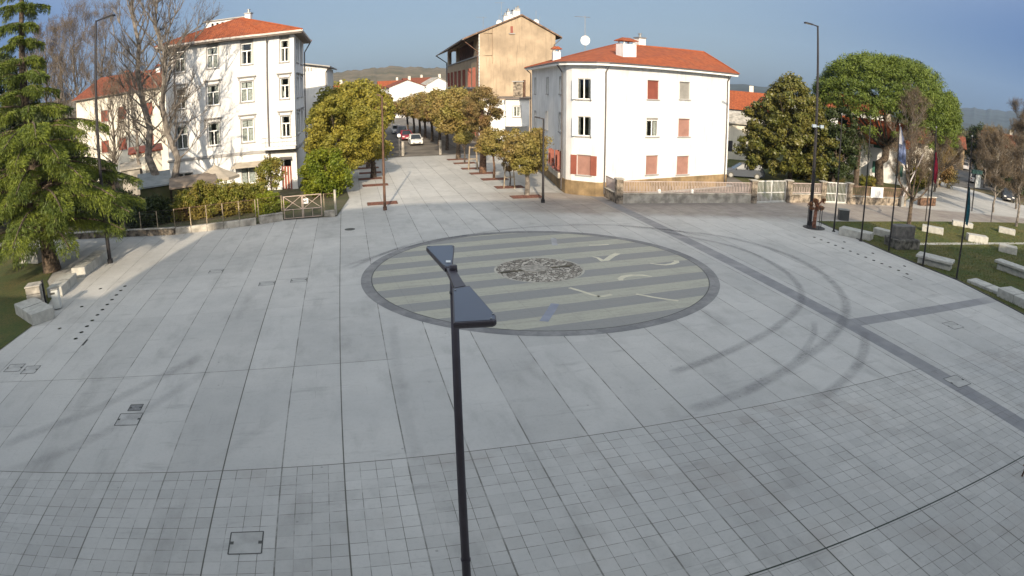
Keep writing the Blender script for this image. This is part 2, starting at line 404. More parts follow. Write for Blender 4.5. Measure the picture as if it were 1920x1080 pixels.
# joints
jn = t.ramp(t.noise(cc, .9, 4., .7), .34, .62, .25, 1.)
lanes = t.math('MULTIPLY', t.line(s_, LP, LO, .036), jn)
strong = t.math('MAXIMUM', t.one(s_, LO+7*LP, .035), t.math('MAXIMUM', t.one(s_, LO-1*LP, .032), t.one(s_, LO+1*LP, .03)))
cross = t.math('MAXIMUM', t.math('MULTIPLY', t.one(t_, 13.64, .03), t.math('LESS_THAN', s_, 18)), t.math('MULTIPLY', t.one(t_, 19.70, .025), t.math('LESS_THAN', s_, 1.)))
for tt in (25.8, 31.9, 38.0): cross = t.math('MAXIMUM', cross, t.math('MULTIPLY', t.one(t_, tt, .02), .35))
drain = t.math('MULTIPLY', t.one(t_, 7.50, .045), t.math('GREATER_THAN', s_, 4.2))
small = t.math('MULTIPLY', t.math('MAXIMUM', t.line(s_, tp, LO, .015), t.line(t_, .389, 13.64, .015)), t.math('MULTIPLY', near, t.ramp(t.noise(cc, 1.3, 3., .7), .4, .58, .25, 1.)))
faint = t.math('MULTIPLY', t.math('MAXIMUM', t.line(t_, 1.21, 13.64, .012), t.line(s_, LP, LO+LP/2, .01)), t.math('MULTIPLY', t.math('SUBTRACT', 1., near), t.ramp(t.noise(cc, .7, 3., .7), .5, .68, 0., .4)))
j = t.math('MAXIMUM', t.math('MULTIPLY', lanes, .82), t.math('MAXIMUM', t.math('MULTIPLY', strong, .95), t.math('MAXIMUM', t.math('MULTIPLY', cross, .9), t.math('MAXIMUM', t.math('MULTIPLY', small, .8), faint))))
sx2 = t.math('LESS_THAN', t_, 75.)
j = t.math('MULTIPLY', j, sx2)
colr = t.mix(j, colr, (.085, .08, .065))
colr = t.mix(drain, colr, (.03, .038, .028))
t.put(b.inputs['Base Color'], colr)
t.put(b.inputs['Roughness'], t.ramp(t.noise(cc, 1.5, 4.), .3, .7, .5, .75)); b.inputs['Specular IOR Level'].default_value = .35
bn = t.node('ShaderNodeBump'); bn.inputs['Strength'].default_value = .25; bn.inputs['Distance'].default_value = .004
t.put(bn.inputs['Height'], t.math('SUBTRACT', t.math('MULTIPLY', fine, .3), j)); t.l.new(bn.outputs[0], b.inputs['Normal'])
plaza = thing('plaza', None, None, rz=-PSI); 
pm = MB(); pm.quad((-70, -25, 0), (75, -25, 0), (75, 79.2, 0), (-70, 79.2, 0))
me_o = pm.build('plaza_paving', mp); me_o.rotation_euler = (0, 0, -PSI); tag(me_o, kind='structure')
bpy.data.objects.remove(plaza)
ORG['plaza_paving'] = Matrix.Identity(4)    # children given in s, t
PL = me_o

# sundial disc
DC = (8.5, 28.4)
ms, t, b = newmat('sundial_striped_paving')
cc = t.node('ShaderNodeTexCoord').outputs['Object']
sx = t.node('ShaderNodeSeparateXYZ'); t.l.new(cc, sx.inputs[0])
ang = radians(19.5)+PSI
X = t.math('SUBTRACT', sx.outputs[0], DC[0]); Y = t.math('SUBTRACT', sx.outputs[1], DC[1])
v = t.math('ADD', t.math('MULTIPLY', X, -sin(ang)), t.math('MULTIPLY', Y, cos(ang)))
fr = t.math('FRACT', t.math('ADD', t.math('DIVIDE', t.math('SUBTRACT', v, .85), 2.05), .25))
dark = t.math('LESS_THAN', fr, .5)
c = t.mix(dark, (.385, .375, .30), (.235, .235, .225))
c = t.mix(t.math('MULTIPLY', t.ramp(t.noise(t.scalevec(cc, (.6, 2., 1)), 1.2, 5., .65), .42, .75), .55), c, (.25, .24, .215))
c = t.mix(t.math('MULTIPLY', t.ramp(t.noise(cc, 6., 4., .7), .4, .8), .3), c, (.16, .16, .15))
rad = t.math('SQRT', t.math('ADD', t.math('MULTIPLY', X, X), t.math('MULTIPLY', Y, Y)))
bb = t.math('MULTIPLY', t.math('MAXIMUM', t.line(v, .51, 0, .012), t.line(t.math('ADD', t.math('MULTIPLY', X, cos(ang)), t.math('MULTIPLY', Y, sin(ang))), 1.4, .3, .012)), .4)
c = t.mix(bb, c, (.09, .09, .09))
t.put(b.inputs['Base Color'], c); b.inputs['Roughness'].default_value = .65
mr_, t, b = newmat('grey_cobble_ring')
cc = t.node('ShaderNodeTexCoord').outputs['Object']
vo = t.node('ShaderNodeTexVoronoi'); vo.inputs['Scale'].default_value = 7.; t.l.new(cc, vo.inputs['Vector'])
c = t.mix(t.ramp(t.noise(cc, .7, 4., .65), .3, .7), (.15, .15, .155), (.27, .265, .26))
c = t.mix(t.math('MULTIPLY', t.ramp(vo.outputs['Color'], .1, .9), .3), c, (.12, .12, .12)); t.put(b.inputs['Base Color'], c); b.inputs['Roughness'].default_value = .8
md, t, b = newmat('river_pebbles')
cc = t.node('ShaderNodeTexCoord').outputs['Object']
vo = t.node('ShaderNodeTexVoronoi'); vo.inputs['Scale'].default_value = 5.5; t.l.new(cc, vo.inputs['Vector'])
vo2 = t.node('ShaderNodeTexVoronoi', feature='DISTANCE_TO_EDGE'); vo2.inputs['Scale'].default_value = 5.5; t.l.new(cc, vo2.inputs['Vector'])
c = t.mix(t.ramp(vo.outputs['Color'], .2, .8), (.20, .175, .14), (.52, .48, .41))
c = t.mix(t.ramp(vo2.outputs[0], .12, .02), c, (.07, .06, .05)); t.put(b.inputs['Base Color'], c); b.inputs['Roughness'].default_value = .9
M['letter'] = mat('cream_inlay', (.62, .58, .44), .7, var=.12)
M['letter_dim'] = mat('worn_blue_grey_inlay', (.24, .26, .32), .7, var=.1)
M['line_dark'] = mat('dark_steel_edge', (.06, .06, .055), .6)
def ch(mb, name, m): 
    o = mb.build(name, m); o.parent = PL; return o
q = MB(); q.disc((DC[0], DC[1], .004), 7.74, 96); ch(q, 'sundial_stripes', ms)
q = MB(); q.disc((DC[0], DC[1], .004), 8.25, 96, r0=7.78); ch(q, 'sundial_border_ring', mr_)
q = MB(); q.disc((DC[0], DC[1], .008), 7.785, 96, r0=7.735); ch(q, 'sundial_steel_edge', M['line_dark'])
q = MB(); q.disc((DC[0]-.05, DC[1]+.1, .008), 2.0, 48); ch(q, 'pebble_disc', md)
q = MB(); q.disc((DC[0]-.05, DC[1]+.1, .012), 2.1, 48, r0=2.0); ch(q, 'pebble_disc_edge', mat('disc_edge_stone', (.42, .40, .34), .8))
# raised worn millstone in the middle with two dark slots
q = MB(); q.tube([(DC[0]-.25, DC[1]+.25, .0), (DC[0]-.25, DC[1]+.25, .035), (DC[0]-.25, DC[1]+.25, .05)], [.62, .62, .56], 28); ch(q, 'centre_stone', mat('centre_stone', (.36, .33, .28), .9, var=.3, scale=5))
q = MB()
for sgn in (-1, 1):
    cx = DC[0]-.15+sgn*1.25*cos(ang); cy = DC[1]+.16+sgn*1.25*sin(ang)
    q.box((cx, cy, .016), (1.05, .2, .012), ang)
ch(q, 'slot', mat('slot_dark', (.10, .085, .05), .9, var=.4))
# inlaid hour marks: strokes through surveyed points
def stroke(pts, w, m, z=.009, name='hour_mark'):
    L = []
    for p in pts:
        P = G(*p); L.append(Vector((P.x*cos(PSI)-P.y*sin(PSI), P.x*sin(PSI)+P.y*cos(PSI), z)))
    mb = MB(); a = []; bq = []
    for i, p in enumerate(L):
        d = (L[min(i+1, len(L)-1)]-L[max(i-1, 0)]).normalized(); nn = Vector((-d.y, d.x, 0))
        ww = w if not hasattr(w, '__len__') else w[i]
        a.append(p+nn*ww/2); bq.append(p-nn*ww/2)
    for i in range(len(L)-1): mb.quad(bq[i], bq[i+1], a[i+1], a[i])
    return ch(mb, name, m)
R_ = lambda *l: [(900+x/4.267, 430+y/4.267) for x, y in l]
stroke(R_((872, 128), (950, 127), (1030, 122)), .16, M['letter'])
stroke(R_((900, 220), (940, 228), (985, 255), (1010, 248), (1060, 212), (1105, 193)), [.1, .16, .3, .3, .32, .32], M['letter'])
stroke(R_((1360, 272), (1420, 281), (1480, 285), (1540, 277), (1573, 264), (1570, 250)), [.1, .16, .2, .24, .3, .25], M['letter'])
stroke(R_((1130, 410), (1122, 395), (1150, 378), (1215, 368), (1300, 368), (1378, 380)), [.2, .28, .3, .24, .2, .1], M['letter'])
stroke(R_((715, 468), (800, 493), (890, 522), (955, 540)), .17, M['letter'])
stroke(R_((940, 538), (985, 536), (1052, 522)), .2, M['letter'])
stroke(R_((1248, 518), (1400, 547), (1587, 574)), .16, M['letter'])
stroke(R_((602, 596), (560, 665), (510, 738)), .34, M['letter_dim'])
stroke(R_((588, 70), (600, 130)), .3, mat('worn_pale_inlay', (.36, .36, .37), .8))
# rubber skid marks curling over the paving, and soft shadows painted as strips
mt_, t, b = newmat('rubber_and_shadow_mark')
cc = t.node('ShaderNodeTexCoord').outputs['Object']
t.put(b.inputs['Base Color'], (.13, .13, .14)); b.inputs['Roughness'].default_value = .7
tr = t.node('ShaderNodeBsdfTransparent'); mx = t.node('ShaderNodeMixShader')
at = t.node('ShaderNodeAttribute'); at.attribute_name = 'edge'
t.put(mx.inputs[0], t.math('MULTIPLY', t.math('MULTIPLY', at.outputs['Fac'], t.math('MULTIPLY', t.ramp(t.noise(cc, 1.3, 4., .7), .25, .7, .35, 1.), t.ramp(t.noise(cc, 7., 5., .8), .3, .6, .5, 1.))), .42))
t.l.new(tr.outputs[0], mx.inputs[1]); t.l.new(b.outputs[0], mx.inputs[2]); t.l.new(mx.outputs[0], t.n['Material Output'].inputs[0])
def smooth(pts, k=3):
    for _ in range(k):
        o = [pts[0]]
        for i in range(len(pts)-1): o += [pts[i]*.75+pts[i+1]*.25, pts[i]*.25+pts[i+1]*.75]
        pts = o+[pts[-1]]
    return pts
MZ = [.013]
def tyre_or_shadow(pix, w, label, stre=1.):
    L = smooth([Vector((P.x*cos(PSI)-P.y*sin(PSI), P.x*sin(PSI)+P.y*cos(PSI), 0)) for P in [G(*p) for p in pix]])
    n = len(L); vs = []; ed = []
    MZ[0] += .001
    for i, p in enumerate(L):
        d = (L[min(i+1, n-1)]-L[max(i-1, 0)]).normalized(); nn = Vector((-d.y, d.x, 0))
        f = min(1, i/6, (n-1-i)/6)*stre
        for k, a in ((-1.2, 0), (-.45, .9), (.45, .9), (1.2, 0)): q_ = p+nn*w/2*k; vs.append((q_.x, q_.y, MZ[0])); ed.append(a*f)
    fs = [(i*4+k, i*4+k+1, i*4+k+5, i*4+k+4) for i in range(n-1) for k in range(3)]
    mb = MB(); mb.add(vs, fs); o = ch(mb, 'tyre_or_shadow_mark', mt_)
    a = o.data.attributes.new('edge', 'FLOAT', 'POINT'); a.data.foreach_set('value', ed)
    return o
zb = lambda *l: [(1200+x*.375, 400+y*.375) for x, y in l]
tyre_or_shadow(zb((60, 80), (250, 120), (450, 160), (600, 215), (720, 285), (790, 350), (815, 420), (790, 480), (700, 560), (560, 640), (330, 740), (150, 800)), .42, '', .8)
tyre_or_shadow(zb((-120, 62), (200, 90), (420, 115), (600, 160), (750, 210), (880, 275), (970, 350), (1020, 420), (1035, 480), (1010, 560), (930, 650), (800, 740), (600, 860), (450, 920), (250, 985)), .5, '', .85)
tyre_or_shadow(zb((1120, 590), (1125, 680), (1090, 760), (1020, 840), (900, 930)), .45, '', .8)
tyre_or_shadow(zb((870, 540), (875, 600), (830, 680), (770, 740)), .3, '', .6)
tyre_or_shadow([(640, 502), (760, 462), (900, 436), (1010, 424), (1130, 421), (1240, 428), (1330, 445)], .35, '', .85)
tyre_or_shadow([(655, 505), (700, 484), (770, 456), (860, 443), (960, 436)], .3, '', .7)
tyre_or_shadow([(0, 838), (90, 803), (190, 765), (300, 708), (380, 668)], .55, '', .5)  # soft shadow across the left paving, painted as a strip
tyre_or_shadow([(0, 888), (120, 850), (240, 790), (330, 735), (400, 690)], .5, '', .38)  # second painted shadow band, fainter
tyre_or_shadow([(380, 880), (470, 820), (520, 780)], .4, '', .25)
tyre_or_shadow([(735, 600), (745, 690), (760, 780), (785, 860)], .35, '', .3)
# manholes, floor lights
def cover(s, t, w, h, label, dark=.8, filled=False):
    o_ = st(s, t); o = thing('manhole_cover', label, 'manhole cover', o_, rz=-PSI, group='covers let into the paving')
    q = MB(); fw = .03
    P = lambda x, y, z: st(s+x, t+y, z)
    for (x, y, a, bq) in ((0, -h/2, w, fw), (0, h/2, w, fw), (-w/2, 0, fw, h), (w/2, 0, fw, h)):
        q.quad(P(x-a/2, y-bq/2, .006), P(x+a/2, y-bq/2, .006), P(x+a/2, y+bq/2, .006), P(x-a/2, y+bq/2, .006))
    q.build('frame', M['line_dark'], o)
    q = MB(); q.quad(P(-w/2+.015, -h/2+.015, .0035), P(w/2-.015, -h/2+.015, .0035), P(w/2-.015, h/2-.015, .0035), P(-w/2+.015, h/2-.015, .0035)); q.build('lid', M['cover_lid'] if not filled else M['cover_grey'], o)
    for x in (-w/2+.05, w/2-.05): q = MB(); q.quad(P(x-.04, -.05, .007), P(x+.04, -.05, .007), P(x+.04, .05, .007), P(x-.04, .05, .007)); q.build('lifting_hole', M['line_dark'], o)
M['cover_lid'] = mat('paved_lid', (.42, .415, .395), .85, var=.12, scale=2, spec=.15)
M['cover_grey'] = mat('grey_cast_lid', (.2, .2, .2), .7, var=.2, scale=8)
cover(-2.87, 10.75, .72, .74, 'large square lid in the small tiles at the bottom of the picture')
cover(-7.2, 16.6, .78, .74, 'square lid beside a smaller grey one, left foreground paving')
cover(-7.18, 17.35, .44, .42, 'small grey square lid just beyond a larger lid, left foreground', filled=True)
cover(-13.85, 21.0, .8, .7, 'leftmost of two square lids near the left edge of the picture')
cover(-12.9, 20.75, .7, .7, 'right one of two square lids near the left edge of the picture')
cover(-2.63, 29.6, .75, .6, 'square lid on a paving joint left of the striped disc')
cover(-4.14, 29.45, .75, .6, 'faint square lid, second one left of the striped disc')
cover(-7.2, 32.4, .75, .6, 'square lid farthest left of the striped disc near the shade edge')
p_ = G(1787, 610); cover(p_.x*cos(PSI)-p_.y*sin(PSI), p_.x*sin(PSI)+p_.y*cos(PSI), .8, .8, 'square lid right of the crossing dark bands')
p_ = G(1795, 715); cover(p_.x*cos(PSI)-p_.y*sin(PSI), p_.x*sin(PSI)+p_.y*cos(PSI), .8, .8, 'square lid lying on the long dark band near the right edge')
p_ = G(1765, 510); cover(p_.x*cos(PSI)-p_.y*sin(PSI), p_.x*sin(PSI)+p_.y*cos(PSI), .8, .6, 'square lid in the paving before the last flagpole')
proto = None
def dot(s, t, lab):
    global proto
    if proto is None:
        proto = thing('floor_light', lab, 'floor light', st(s, t), group='round floor lights in two rows')
        q = MB(); q.tube([st(s, t, -.01), st(s, t, .012)], .105, 14); q.build('rim', M['line_dark'], proto)
        q = MB(); q.tube([st(s, t, .0), st(s, t, .016)], .075, 14); q.build('lens', mat('dark_lens', (.05, .055, .05), .2), proto)
    else: place_copy(proto, st(s, t), label=lab)
for i in range(11): dot(-12.0, 23.79+.722*i, 'round dark floor light in the close row by the left benches')
for i, tt in enumerate((25.2, 28.12, 30.95)): dot(-13.46, tt, 'round dark floor light in the sparse row nearer the left benches')
for i in range(13): dot(27.45+.02*i, 31.67-.695*i, 'round dark floor light in the close row before the flagpoles')
for i, tt in enumerate((30.25, 27.49, 24.65)): dot(28.9, tt, 'round dark floor light in the sparse row nearer the flagpoles')
def slotdrain(s, t0, t1, lab):
    o = thing('slot_drain', lab, 'drain', st(s, t0)); q = MB(); q.mi = 0
    q.quad(st(s-.05, t0, .006), st(s+.05, t0, .006), st(s+.05, t1, .006), st(s-.05, t1, .006)); q.build('grate', M['line_dark'], o)
slotdrain(-11.33, 22.95, 23.6, 'short dark slot drain at the end of the left floor lights')
slotdrain(27.04, 22.3, 23.1, 'short dark slot drain at the end of the right floor lights')
p_ = G(656, 430); o = thing('manhole_cover', 'small dark round lid on the far paving left of the street lamp', 'manhole cover', p_); q = MB(); q.tube([p_, p_+V(0, 0, .012)], .33, 18); q.build('lid', M['line_dark'], o)

# ================= street beyond the paving
asph = mat('worn_asphalt', (.17, .15, .125), .9, var=.25, scale=.5, bump=.3, bscale=60)
def strip(name, poly, z, m, kind='structure'):
    q = MB(); q.add([(p[0], p[1], z) for p in poly], [tuple(range(len(poly)))]); return tag(q.build(name, m), kind=kind)
sd = Vector((sin(PSI), cos(PSI), 0)); sn = Vector((cos(PSI), -sin(PSI), 0))
A = G(733, 294); B = G(866, 292)
strip('street', [A-sn*1.5, B+sn*1., B+sn*1.+sd*330, A-sn*1.5+sd*330], -.03, asph)
strip('street_verge', [A-sn*40, A-sn*1.52, A-sn*1.52+sd*330, A-sn*40+sd*330], .0, mat('verge_soil', (.17, .13, .09), 1., var=.3, scale=.6))
strip('street_pavement', [B+sn*1.02, B+sn*14, B+sn*14+sd*330, B+sn*1.02+sd*330], .01, mat('pavement_asphalt', (.24, .22, .2), .9, var=.2, scale=.8))
q = MB(); q.quad(A-sn*2-sd*.12+V(0, 0, .012), B+sn*1.5-sd*.12+V(0, 0, .012), B+sn*1.5+V(0, 0, .012), A-sn*2+V(0, 0, .012)); tag(q.build('road_edge', M['line_dark']), kind='structure')

# ================= haze: one even body of air over the whole place
hz = MB(); hz.box((0, 0, 250-2), (10600, 10600, 500)); 
mz = bpy.data.materials.new('winter_haze'); mz.use_nodes = True; t = NT(mz); t.n.remove(t.n['Principled BSDF'])
pv = t.node('ShaderNodeVolumePrincipled'); pv.inputs['Color'].default_value = (.36, .50, .72, 1); pv.inputs['Density'].default_value = HAZE; pv.inputs['Anisotropy'].default_value = .0
t.l.new(pv.outputs[0], t.n['Material Output'].inputs['Volume'])
if HAZE > 0: tag(hz.build('haze', mz), kind='stuff')
# ================= buildings
def unit(P0, P1):
    e = Vector((P1[0]-P0[0], P1[1]-P0[1], 0)); L = e.length; e /= L
    return e, Vector((e.y, -e.x, 0)), L          # along, outward, length
def pix_rect(x0, y0, x1, y1, P0, P1):
    """opening of a wall from the photograph's box"""
    xm, ym = (x0+x1)/2, (y0+y1)/2
    s0 = onwall(x0, ym, P0, P1)[0]; s1 = onwall(x1, ym, P0, P1)[0]
    z1 = onwall(xm, y0, P0, P1)[1]; z0 = onwall(xm, y1, P0, P1)[1]
    return (min(s0, s1), max(s0, s1), z0, z1)
def window(par, P0, P1, r, style='case', blind=0., cornice=False, sill=True, curtain=True, fr=.06, depth=.14, shutters=None, label=None, sillw=.12, surround=False, blindmat=None):
    e, n, L = unit(P0, P1); a, b, c, d = r
    P = lambda s, z, o=0.: Vector((P0[0], P0[1], 0))+e*s+n*o+V(0, 0, z)
    def bar(q, s0, s1, z0, z1, o0, o1):
        vs = [P(s, z, o) for o in (o0, o1) for s, z in ((s0, z0), (s1, z0), (s1, z1), (s0, z1))]
        q.add(vs, [(0, 1, 2, 3), (4, 7, 6, 5), (0, 4, 5, 1), (1, 5, 6, 2), (2, 6, 7, 3), (3, 7, 4, 0)])
    o0 = -depth+.01; q = MB()
    bd = d-(d-c)*blind
    if style != 'blind':
        bar(q, a+.002, b-.002, c+.002, c+fr, o0, o0+.05); bar(q, a+.002, b-.002, bd-fr, bd-.002, o0, o0+.05)
        bar(q, a+.002, a+fr, c+fr, bd-fr, o0, o0+.05); bar(q, b-fr, b-.002, c+fr, bd-fr, o0, o0+.05)
        m = (a+b)/2
        if style == 'case': bar(q, m-.045, m+.045, c+fr, bd-fr, o0+.002, o0+.055)
        if style == 'cross':
            zt = c+(bd-c)*.64
            bar(q, a+fr, b-fr, zt-.05, zt+.05, o0, o0+.06); bar(q, m-.05, m+.05, c+fr, zt-.05, o0+.002, o0+.055)
        w = q.build('window', M['white_paint'], par)
        q = MB(); q.quad(P(a+.01, c+.01, o0+.02), P(b-.01, c+.01, o0+.02), P(b-.01, bd-.01, o0+.02), P(a+.01, bd-.01, o0+.02)); q.build('pane', M['glass'], w)
        if curtain:
            k = 10; wd = b-a; g_ = random.uniform(.15, .5)*wd
            for lo, hi in ((a+.03, a+.03+g_*.8), (b-.03-g_, b-.03)):
                q = MB()
                for i in range(k):
                    x0 = lo+(hi-lo)*i/k; x1 = lo+(hi-lo)*(i+1)/k; f0 = -.10-.04*(i % 2); f1 = -.10-.04*((i+1) % 2)
                    q.quad(P(x0, c+.02, o0+f0), P(x1, c+.02, o0+f1), P(x1, bd, o0+f1), P(x0, bd, o0+f0))
                q.build('curtain', M['curtain'], w)
        if blind:
            q = MB(); bar(q, a+.004, b-.004, bd, d-.002, o0, o0+.07); q.build('roller_blind', M['shutter_grey'], w)
    else:
        q = MB(); k = max(4, int((d-c)/.055))
        for i in range(k):
            z0 = c+(d-c)*i/k; z1 = c+(d-c)*(i+1)/k
            q.quad(P(a, z0, o0+.04), P(b, z0, o0+.04), P(b, z1-.008, o0+.055), P(a, z1-.008, o0+.055)); q.quad(P(a, z1-.008, o0+.055), P(b, z1-.008, o0+.055), P(b, z1, o0+.04), P(a, z1, o0+.04))
        w = q.build('window', blindmat or M['shutter_brown'], par)
        q = MB(); bar(q, a-.03, b+.03, d-.002, d+.05, -.02, .03); q.build('blind_box', M['trim'], w)
    if sill:
        q = MB(); bar(q, a-sillw, b+sillw, c-.09, c-.003, -depth*.6, .10); q.build('sill', M['trim'], w)
    if surround:
        q = MB(); t_ = .09
        bar(q, a-t_, a-.002, c, d+t_, -.01, .035); bar(q, b+.002, b+t_, c, d+t_, -.01, .035); bar(q, a-.002, b+.002, d+.002, d+t_, -.01, .035); q.build('surround', M['trim'], w)
    if cornice:
        q = MB(); bar(q, a-.28, b+.28, d+.38, d+.46, 0, .20); bar(q, a-.22, b+.22, d+.32, d+.378, 0, .13)
        for x in (a-.2, b+.08): bar(q, x, x+.12, d+.12, d+.318, 0, .09)
        q.build('cornice', M['trim'], w)
    if shutters:
        q = None
        for sg in (-1, 1):
            q = MB(); wd = (b-a)/2*(.92 if shutters == 'flat' else .9)
            if shutters == 'flat':
                x0, x1 = (a-wd-.02, a-.02) if sg < 0 else (b+.02, b+wd+.02); bar(q, x0, x1, c+.01, d-.01, .02, .06)
                for z in np.arange(c+.12, d-.1, .11): bar(q, x0+.06, x1-.06, z, z+.03, .061, .075)
            else:
                x = a-.03 if sg < 0 else b+.03; bar(q, x-.02, x+.02, c+.01, d-.01, .01, .34)
            q.build('shutter', shutters_mat(shutters), w)
    return w
def shutters_mat(s): return M['shutter_red'] if s in ('flat', 'open') else M['white_paint']
def lip(q, poly, z0, z1, off=0.):
    q.prism(poly, z0, z1)
def offset_poly(poly, d):
    """offset a counterclockwise plan outwards"""
    n = len(poly); out = []
    for i in range(n):
        p0, p1, p2 = Vector(poly[i-1][:2]), Vector(poly[i][:2]), Vector(poly[(i+1) % n][:2])
        e1 = (p1-p0).normalized(); e2 = (p2-p1).normalized()
        n1 = Vector((e1.y, -e1.x)); n2 = Vector((e2.y, -e2.x)); m = (n1+n2); k = d/max(.3, m.dot(n1))
        out.append(p1+m*k)
    return out
def rect_chimney(par, c, w, d, z0, z1, rz=0., hat='tile', name='chimney'):
    q = MB(); q.box((c[0], c[1], (z0+z1)/2), (w, d, z1-z0), rz)
    o = q.build(name, M['white_wall'], par)
    if hat == 'tile':
        for dx in (-.36, .36):
            for dy in (-.36, .36): q = MB(); q.box((c[0]+dx*w*cos(rz)-dy*d*sin(rz), c[1]+dx*w*sin(rz)+dy*d*cos(rz), z1+.12), (.1, .1, .24), rz); q.build('vent_pillar', M['white_wall'], o)
        q = MB(); k = offset_poly([(c[0]+x*w/2*cos(rz)-y*d/2*sin(rz), c[1]+x*w/2*sin(rz)+y*d/2*cos(rz)) for x, y in ((-1, -1), (1, -1), (1, 1), (-1, 1))], .13)
        q.prism(k, z1+.24, z1+.3); kz = [V(p[0], p[1], z1+.303) for p in k]; ax = Vector((cos(rz), sin(rz), 0))
        r0 = V(c[0], c[1], z1+.56)-ax*w*.3; r1 = V(c[0], c[1], z1+.56)+ax*w*.3
        q.quad(kz[0], kz[1], r1, r0); q.tri(kz[1], kz[2], r1); q.quad(kz[2], kz[3], r0, r1); q.tri(kz[3], kz[0], r0); q.build('cap', M['tiles'], o)
    else:
        q = MB(); q.box((c[0], c[1], z1+.05), (w+.16, d+.16, .1), rz); q.cyl((c[0], c[1], z1+.1), .13, .3, 10); q.cyl((c[0], c[1], z1+.42), .2, .06, 10); q.build('cap', M['grey_metal'], o)
    return o
def pipe(par, pts, r=.055, m='gutter'):
    q = MB(); q.tube(pts, r, 8); return q.build('downpipe', M[m], par)
def antenna(loc, h, label, dish=True, yagi=True, rz=0.):
    o = thing('antenna', label, 'antenna', loc)
    q = MB(); q.tube([Vector(loc), Vector(loc)+V(0, 0, h)], .025, 6); q.build('mast', M['grey_metal'], o)
    if yagi:
        q = MB(); ax = Vector((cos(rz), sin(rz), 0)); ay = Vector((-sin(rz), cos(rz), 0)); c = Vector(loc)+V(0, 0, h*.96)
        q.tube([c-ax*1.0, c+ax*.5], .018, 5)
        for i in range(8): p = c-ax*(1.-.2*i); q.tube([p-ay*.22, p+ay*.22], .009, 4)
        q.build('aerial', M['grey_metal'], o)
    if dish:
        q = MB(); c = Vector(loc)+V(0, -.18, h*.3); R = []
        for k, (r, y) in enumerate(((.02, .07), (.2, .055), (.33, .02), (.42, -.05))):
            R.append([c+V(cos(a)*r, y, sin(a)*r*1.08) for a in np.linspace(0, 2*pi, 20, endpoint=False)])
        q.loft(R, False, False); q.tube([c+V(0, .05, -.38), c+V(0, -.4, -.1)], .012, 4); q.build('dish', M['white_paint'], o)
    return o

# ---- right white house
RB = thing('white_house', 'white three-storey house with rounded corner and orange hip roof', 'house', (8, 58, 0))
zE = 10.07
Lf, Lc = Vector((2.10, 71.5)), Vector((4.0, 52.25))
F0, F1 = Vector((6.95, 50.05)), Vector((19.35, 57.55))
# the rounded corner between side wall and front
bow = [Lc, Vector((4.35, 51.35)), Vector((4.95, 50.65)), Vector((5.75, 50.2)), F0]
q = MB()
Lw = [pix_rect(*r, Lf, Lc) for r in ((1001, 147, 1007, 176), (1024, 146, 1030, 176), (1048, 145, 1055, 176), (1001, 209, 1007, 239), (1022, 210, 1029, 243), (1047, 212, 1054, 247), (1016, 276, 1022, 304), (1034, 279, 1041, 308), (1047, 282, 1054, 316))]
LL = (Lc-Lf).length
Lw = [(a, min(b, LL-.15), c, d) for a, b, c, d in Lw]
Lw = [(m-.5, min(m+.5, LL-.2), c, d) for m, c, d in [((a+b)/2, c, d) for a, b, c, d in Lw]]
q.wall(Lf, Lc, 0, zE, Lw)
Fw = [pix_rect(*r, F0, F1) for r in ((1214, 151, 1235, 186), (1274, 154, 1293, 186), (1212, 221, 1234, 256), (1272, 223, 1293, 256), (1211, 292, 1233, 327), (1269, 293, 1291, 327))]
q.wall(F0, F1, 0, zE, Fw)
B0, B1 = bow[1], bow[3]+(bow[3]-bow[2])*.0
# bow windows sit in a flat facet of the rounded corner
b0, b1 = Vector((4.55, 50.95)), Vector((6.35, 49.95))
bow = [Lc, Vector((4.16, 51.45)), b0, b1, F0]
bow[2] = b0; bow[3] = b1
Bw = [pix_rect(*r, b0, b1) for r in ((1082, 147, 1107, 186), (1082, 218, 1107, 255), (1082, 291, 1107, 328))]
Lb = (b1-b0).length
Bw = [(max(.12, a), min(Lb-.12, b), c, d) for a, b, c, d in Bw]
q.wall(bow[0], bow[1], 0, zE); q.wall(bow[1], b0, 0, zE); q.wall(b0, b1, 0, zE, Bw); q.wall(b1, F0, 0, zE)
R1, R2 = Vector((14.2, 71.5)), Lf
q.wall(F1, R1, 0, zE); q.wall(R1, R2, 0, zE)
q.build('wall', M['white_wall'], RB)
cols = [('blind', M['shutter_red']), ('blind', M['shutter_grey']), ('case', None), ('blind', M['shutter_brown']), ('blind', M['shutter_brown']), ('blind', M['shutter_brown'])]
for r, (sty, bm) in zip(Fw, cols): window(RB, F0, F1, r, sty, blind=.0 if sty == 'blind' else .12, blindmat=bm, curtain=True)
for i, r in enumerate(Lw): window(RB, Lf, Lc, r, 'case', shutters='open' if i > 5 else None, surround=i < 6, fr=.05)
for i, r in enumerate(Bw): window(RB, b0, b1, r, 'case' if i < 2 else 'blind', shutters='flat' if i == 2 else None, surround=False, blindmat=M['shutter_brown'])
for i in (0, 1):
    r = Bw[i]; e, n, L = unit(b0, b1)
    for sgn in (-1, 1):
        q = MB(); x = r[0]-.05 if sgn < 0 else r[1]+.05
        p = Vector((b0.x, b0.y, 0))+e*x; w_ = n*.42+e*sgn*.18
        q.loft([[p+V(0, 0, r[2]), p+w_+V(0, 0, r[2]), p+w_+e*.04+V(0, 0, r[2]), p+e*.04+V(0, 0, r[2])], [p+V(0, 0, r[3]), p+w_+V(0, 0, r[3]), p+w_+e*.04+V(0, 0, r[3]), p+e*.04+V(0, 0, r[3])]], True, True)
        q.build('shutter', M['white_paint'], RB)
plan = [Lc, bow[1], b0, b1, F0, F1, R1, Lf]
base = offset_poly(plan, .05)
q = MB()
zb_ = 1.05
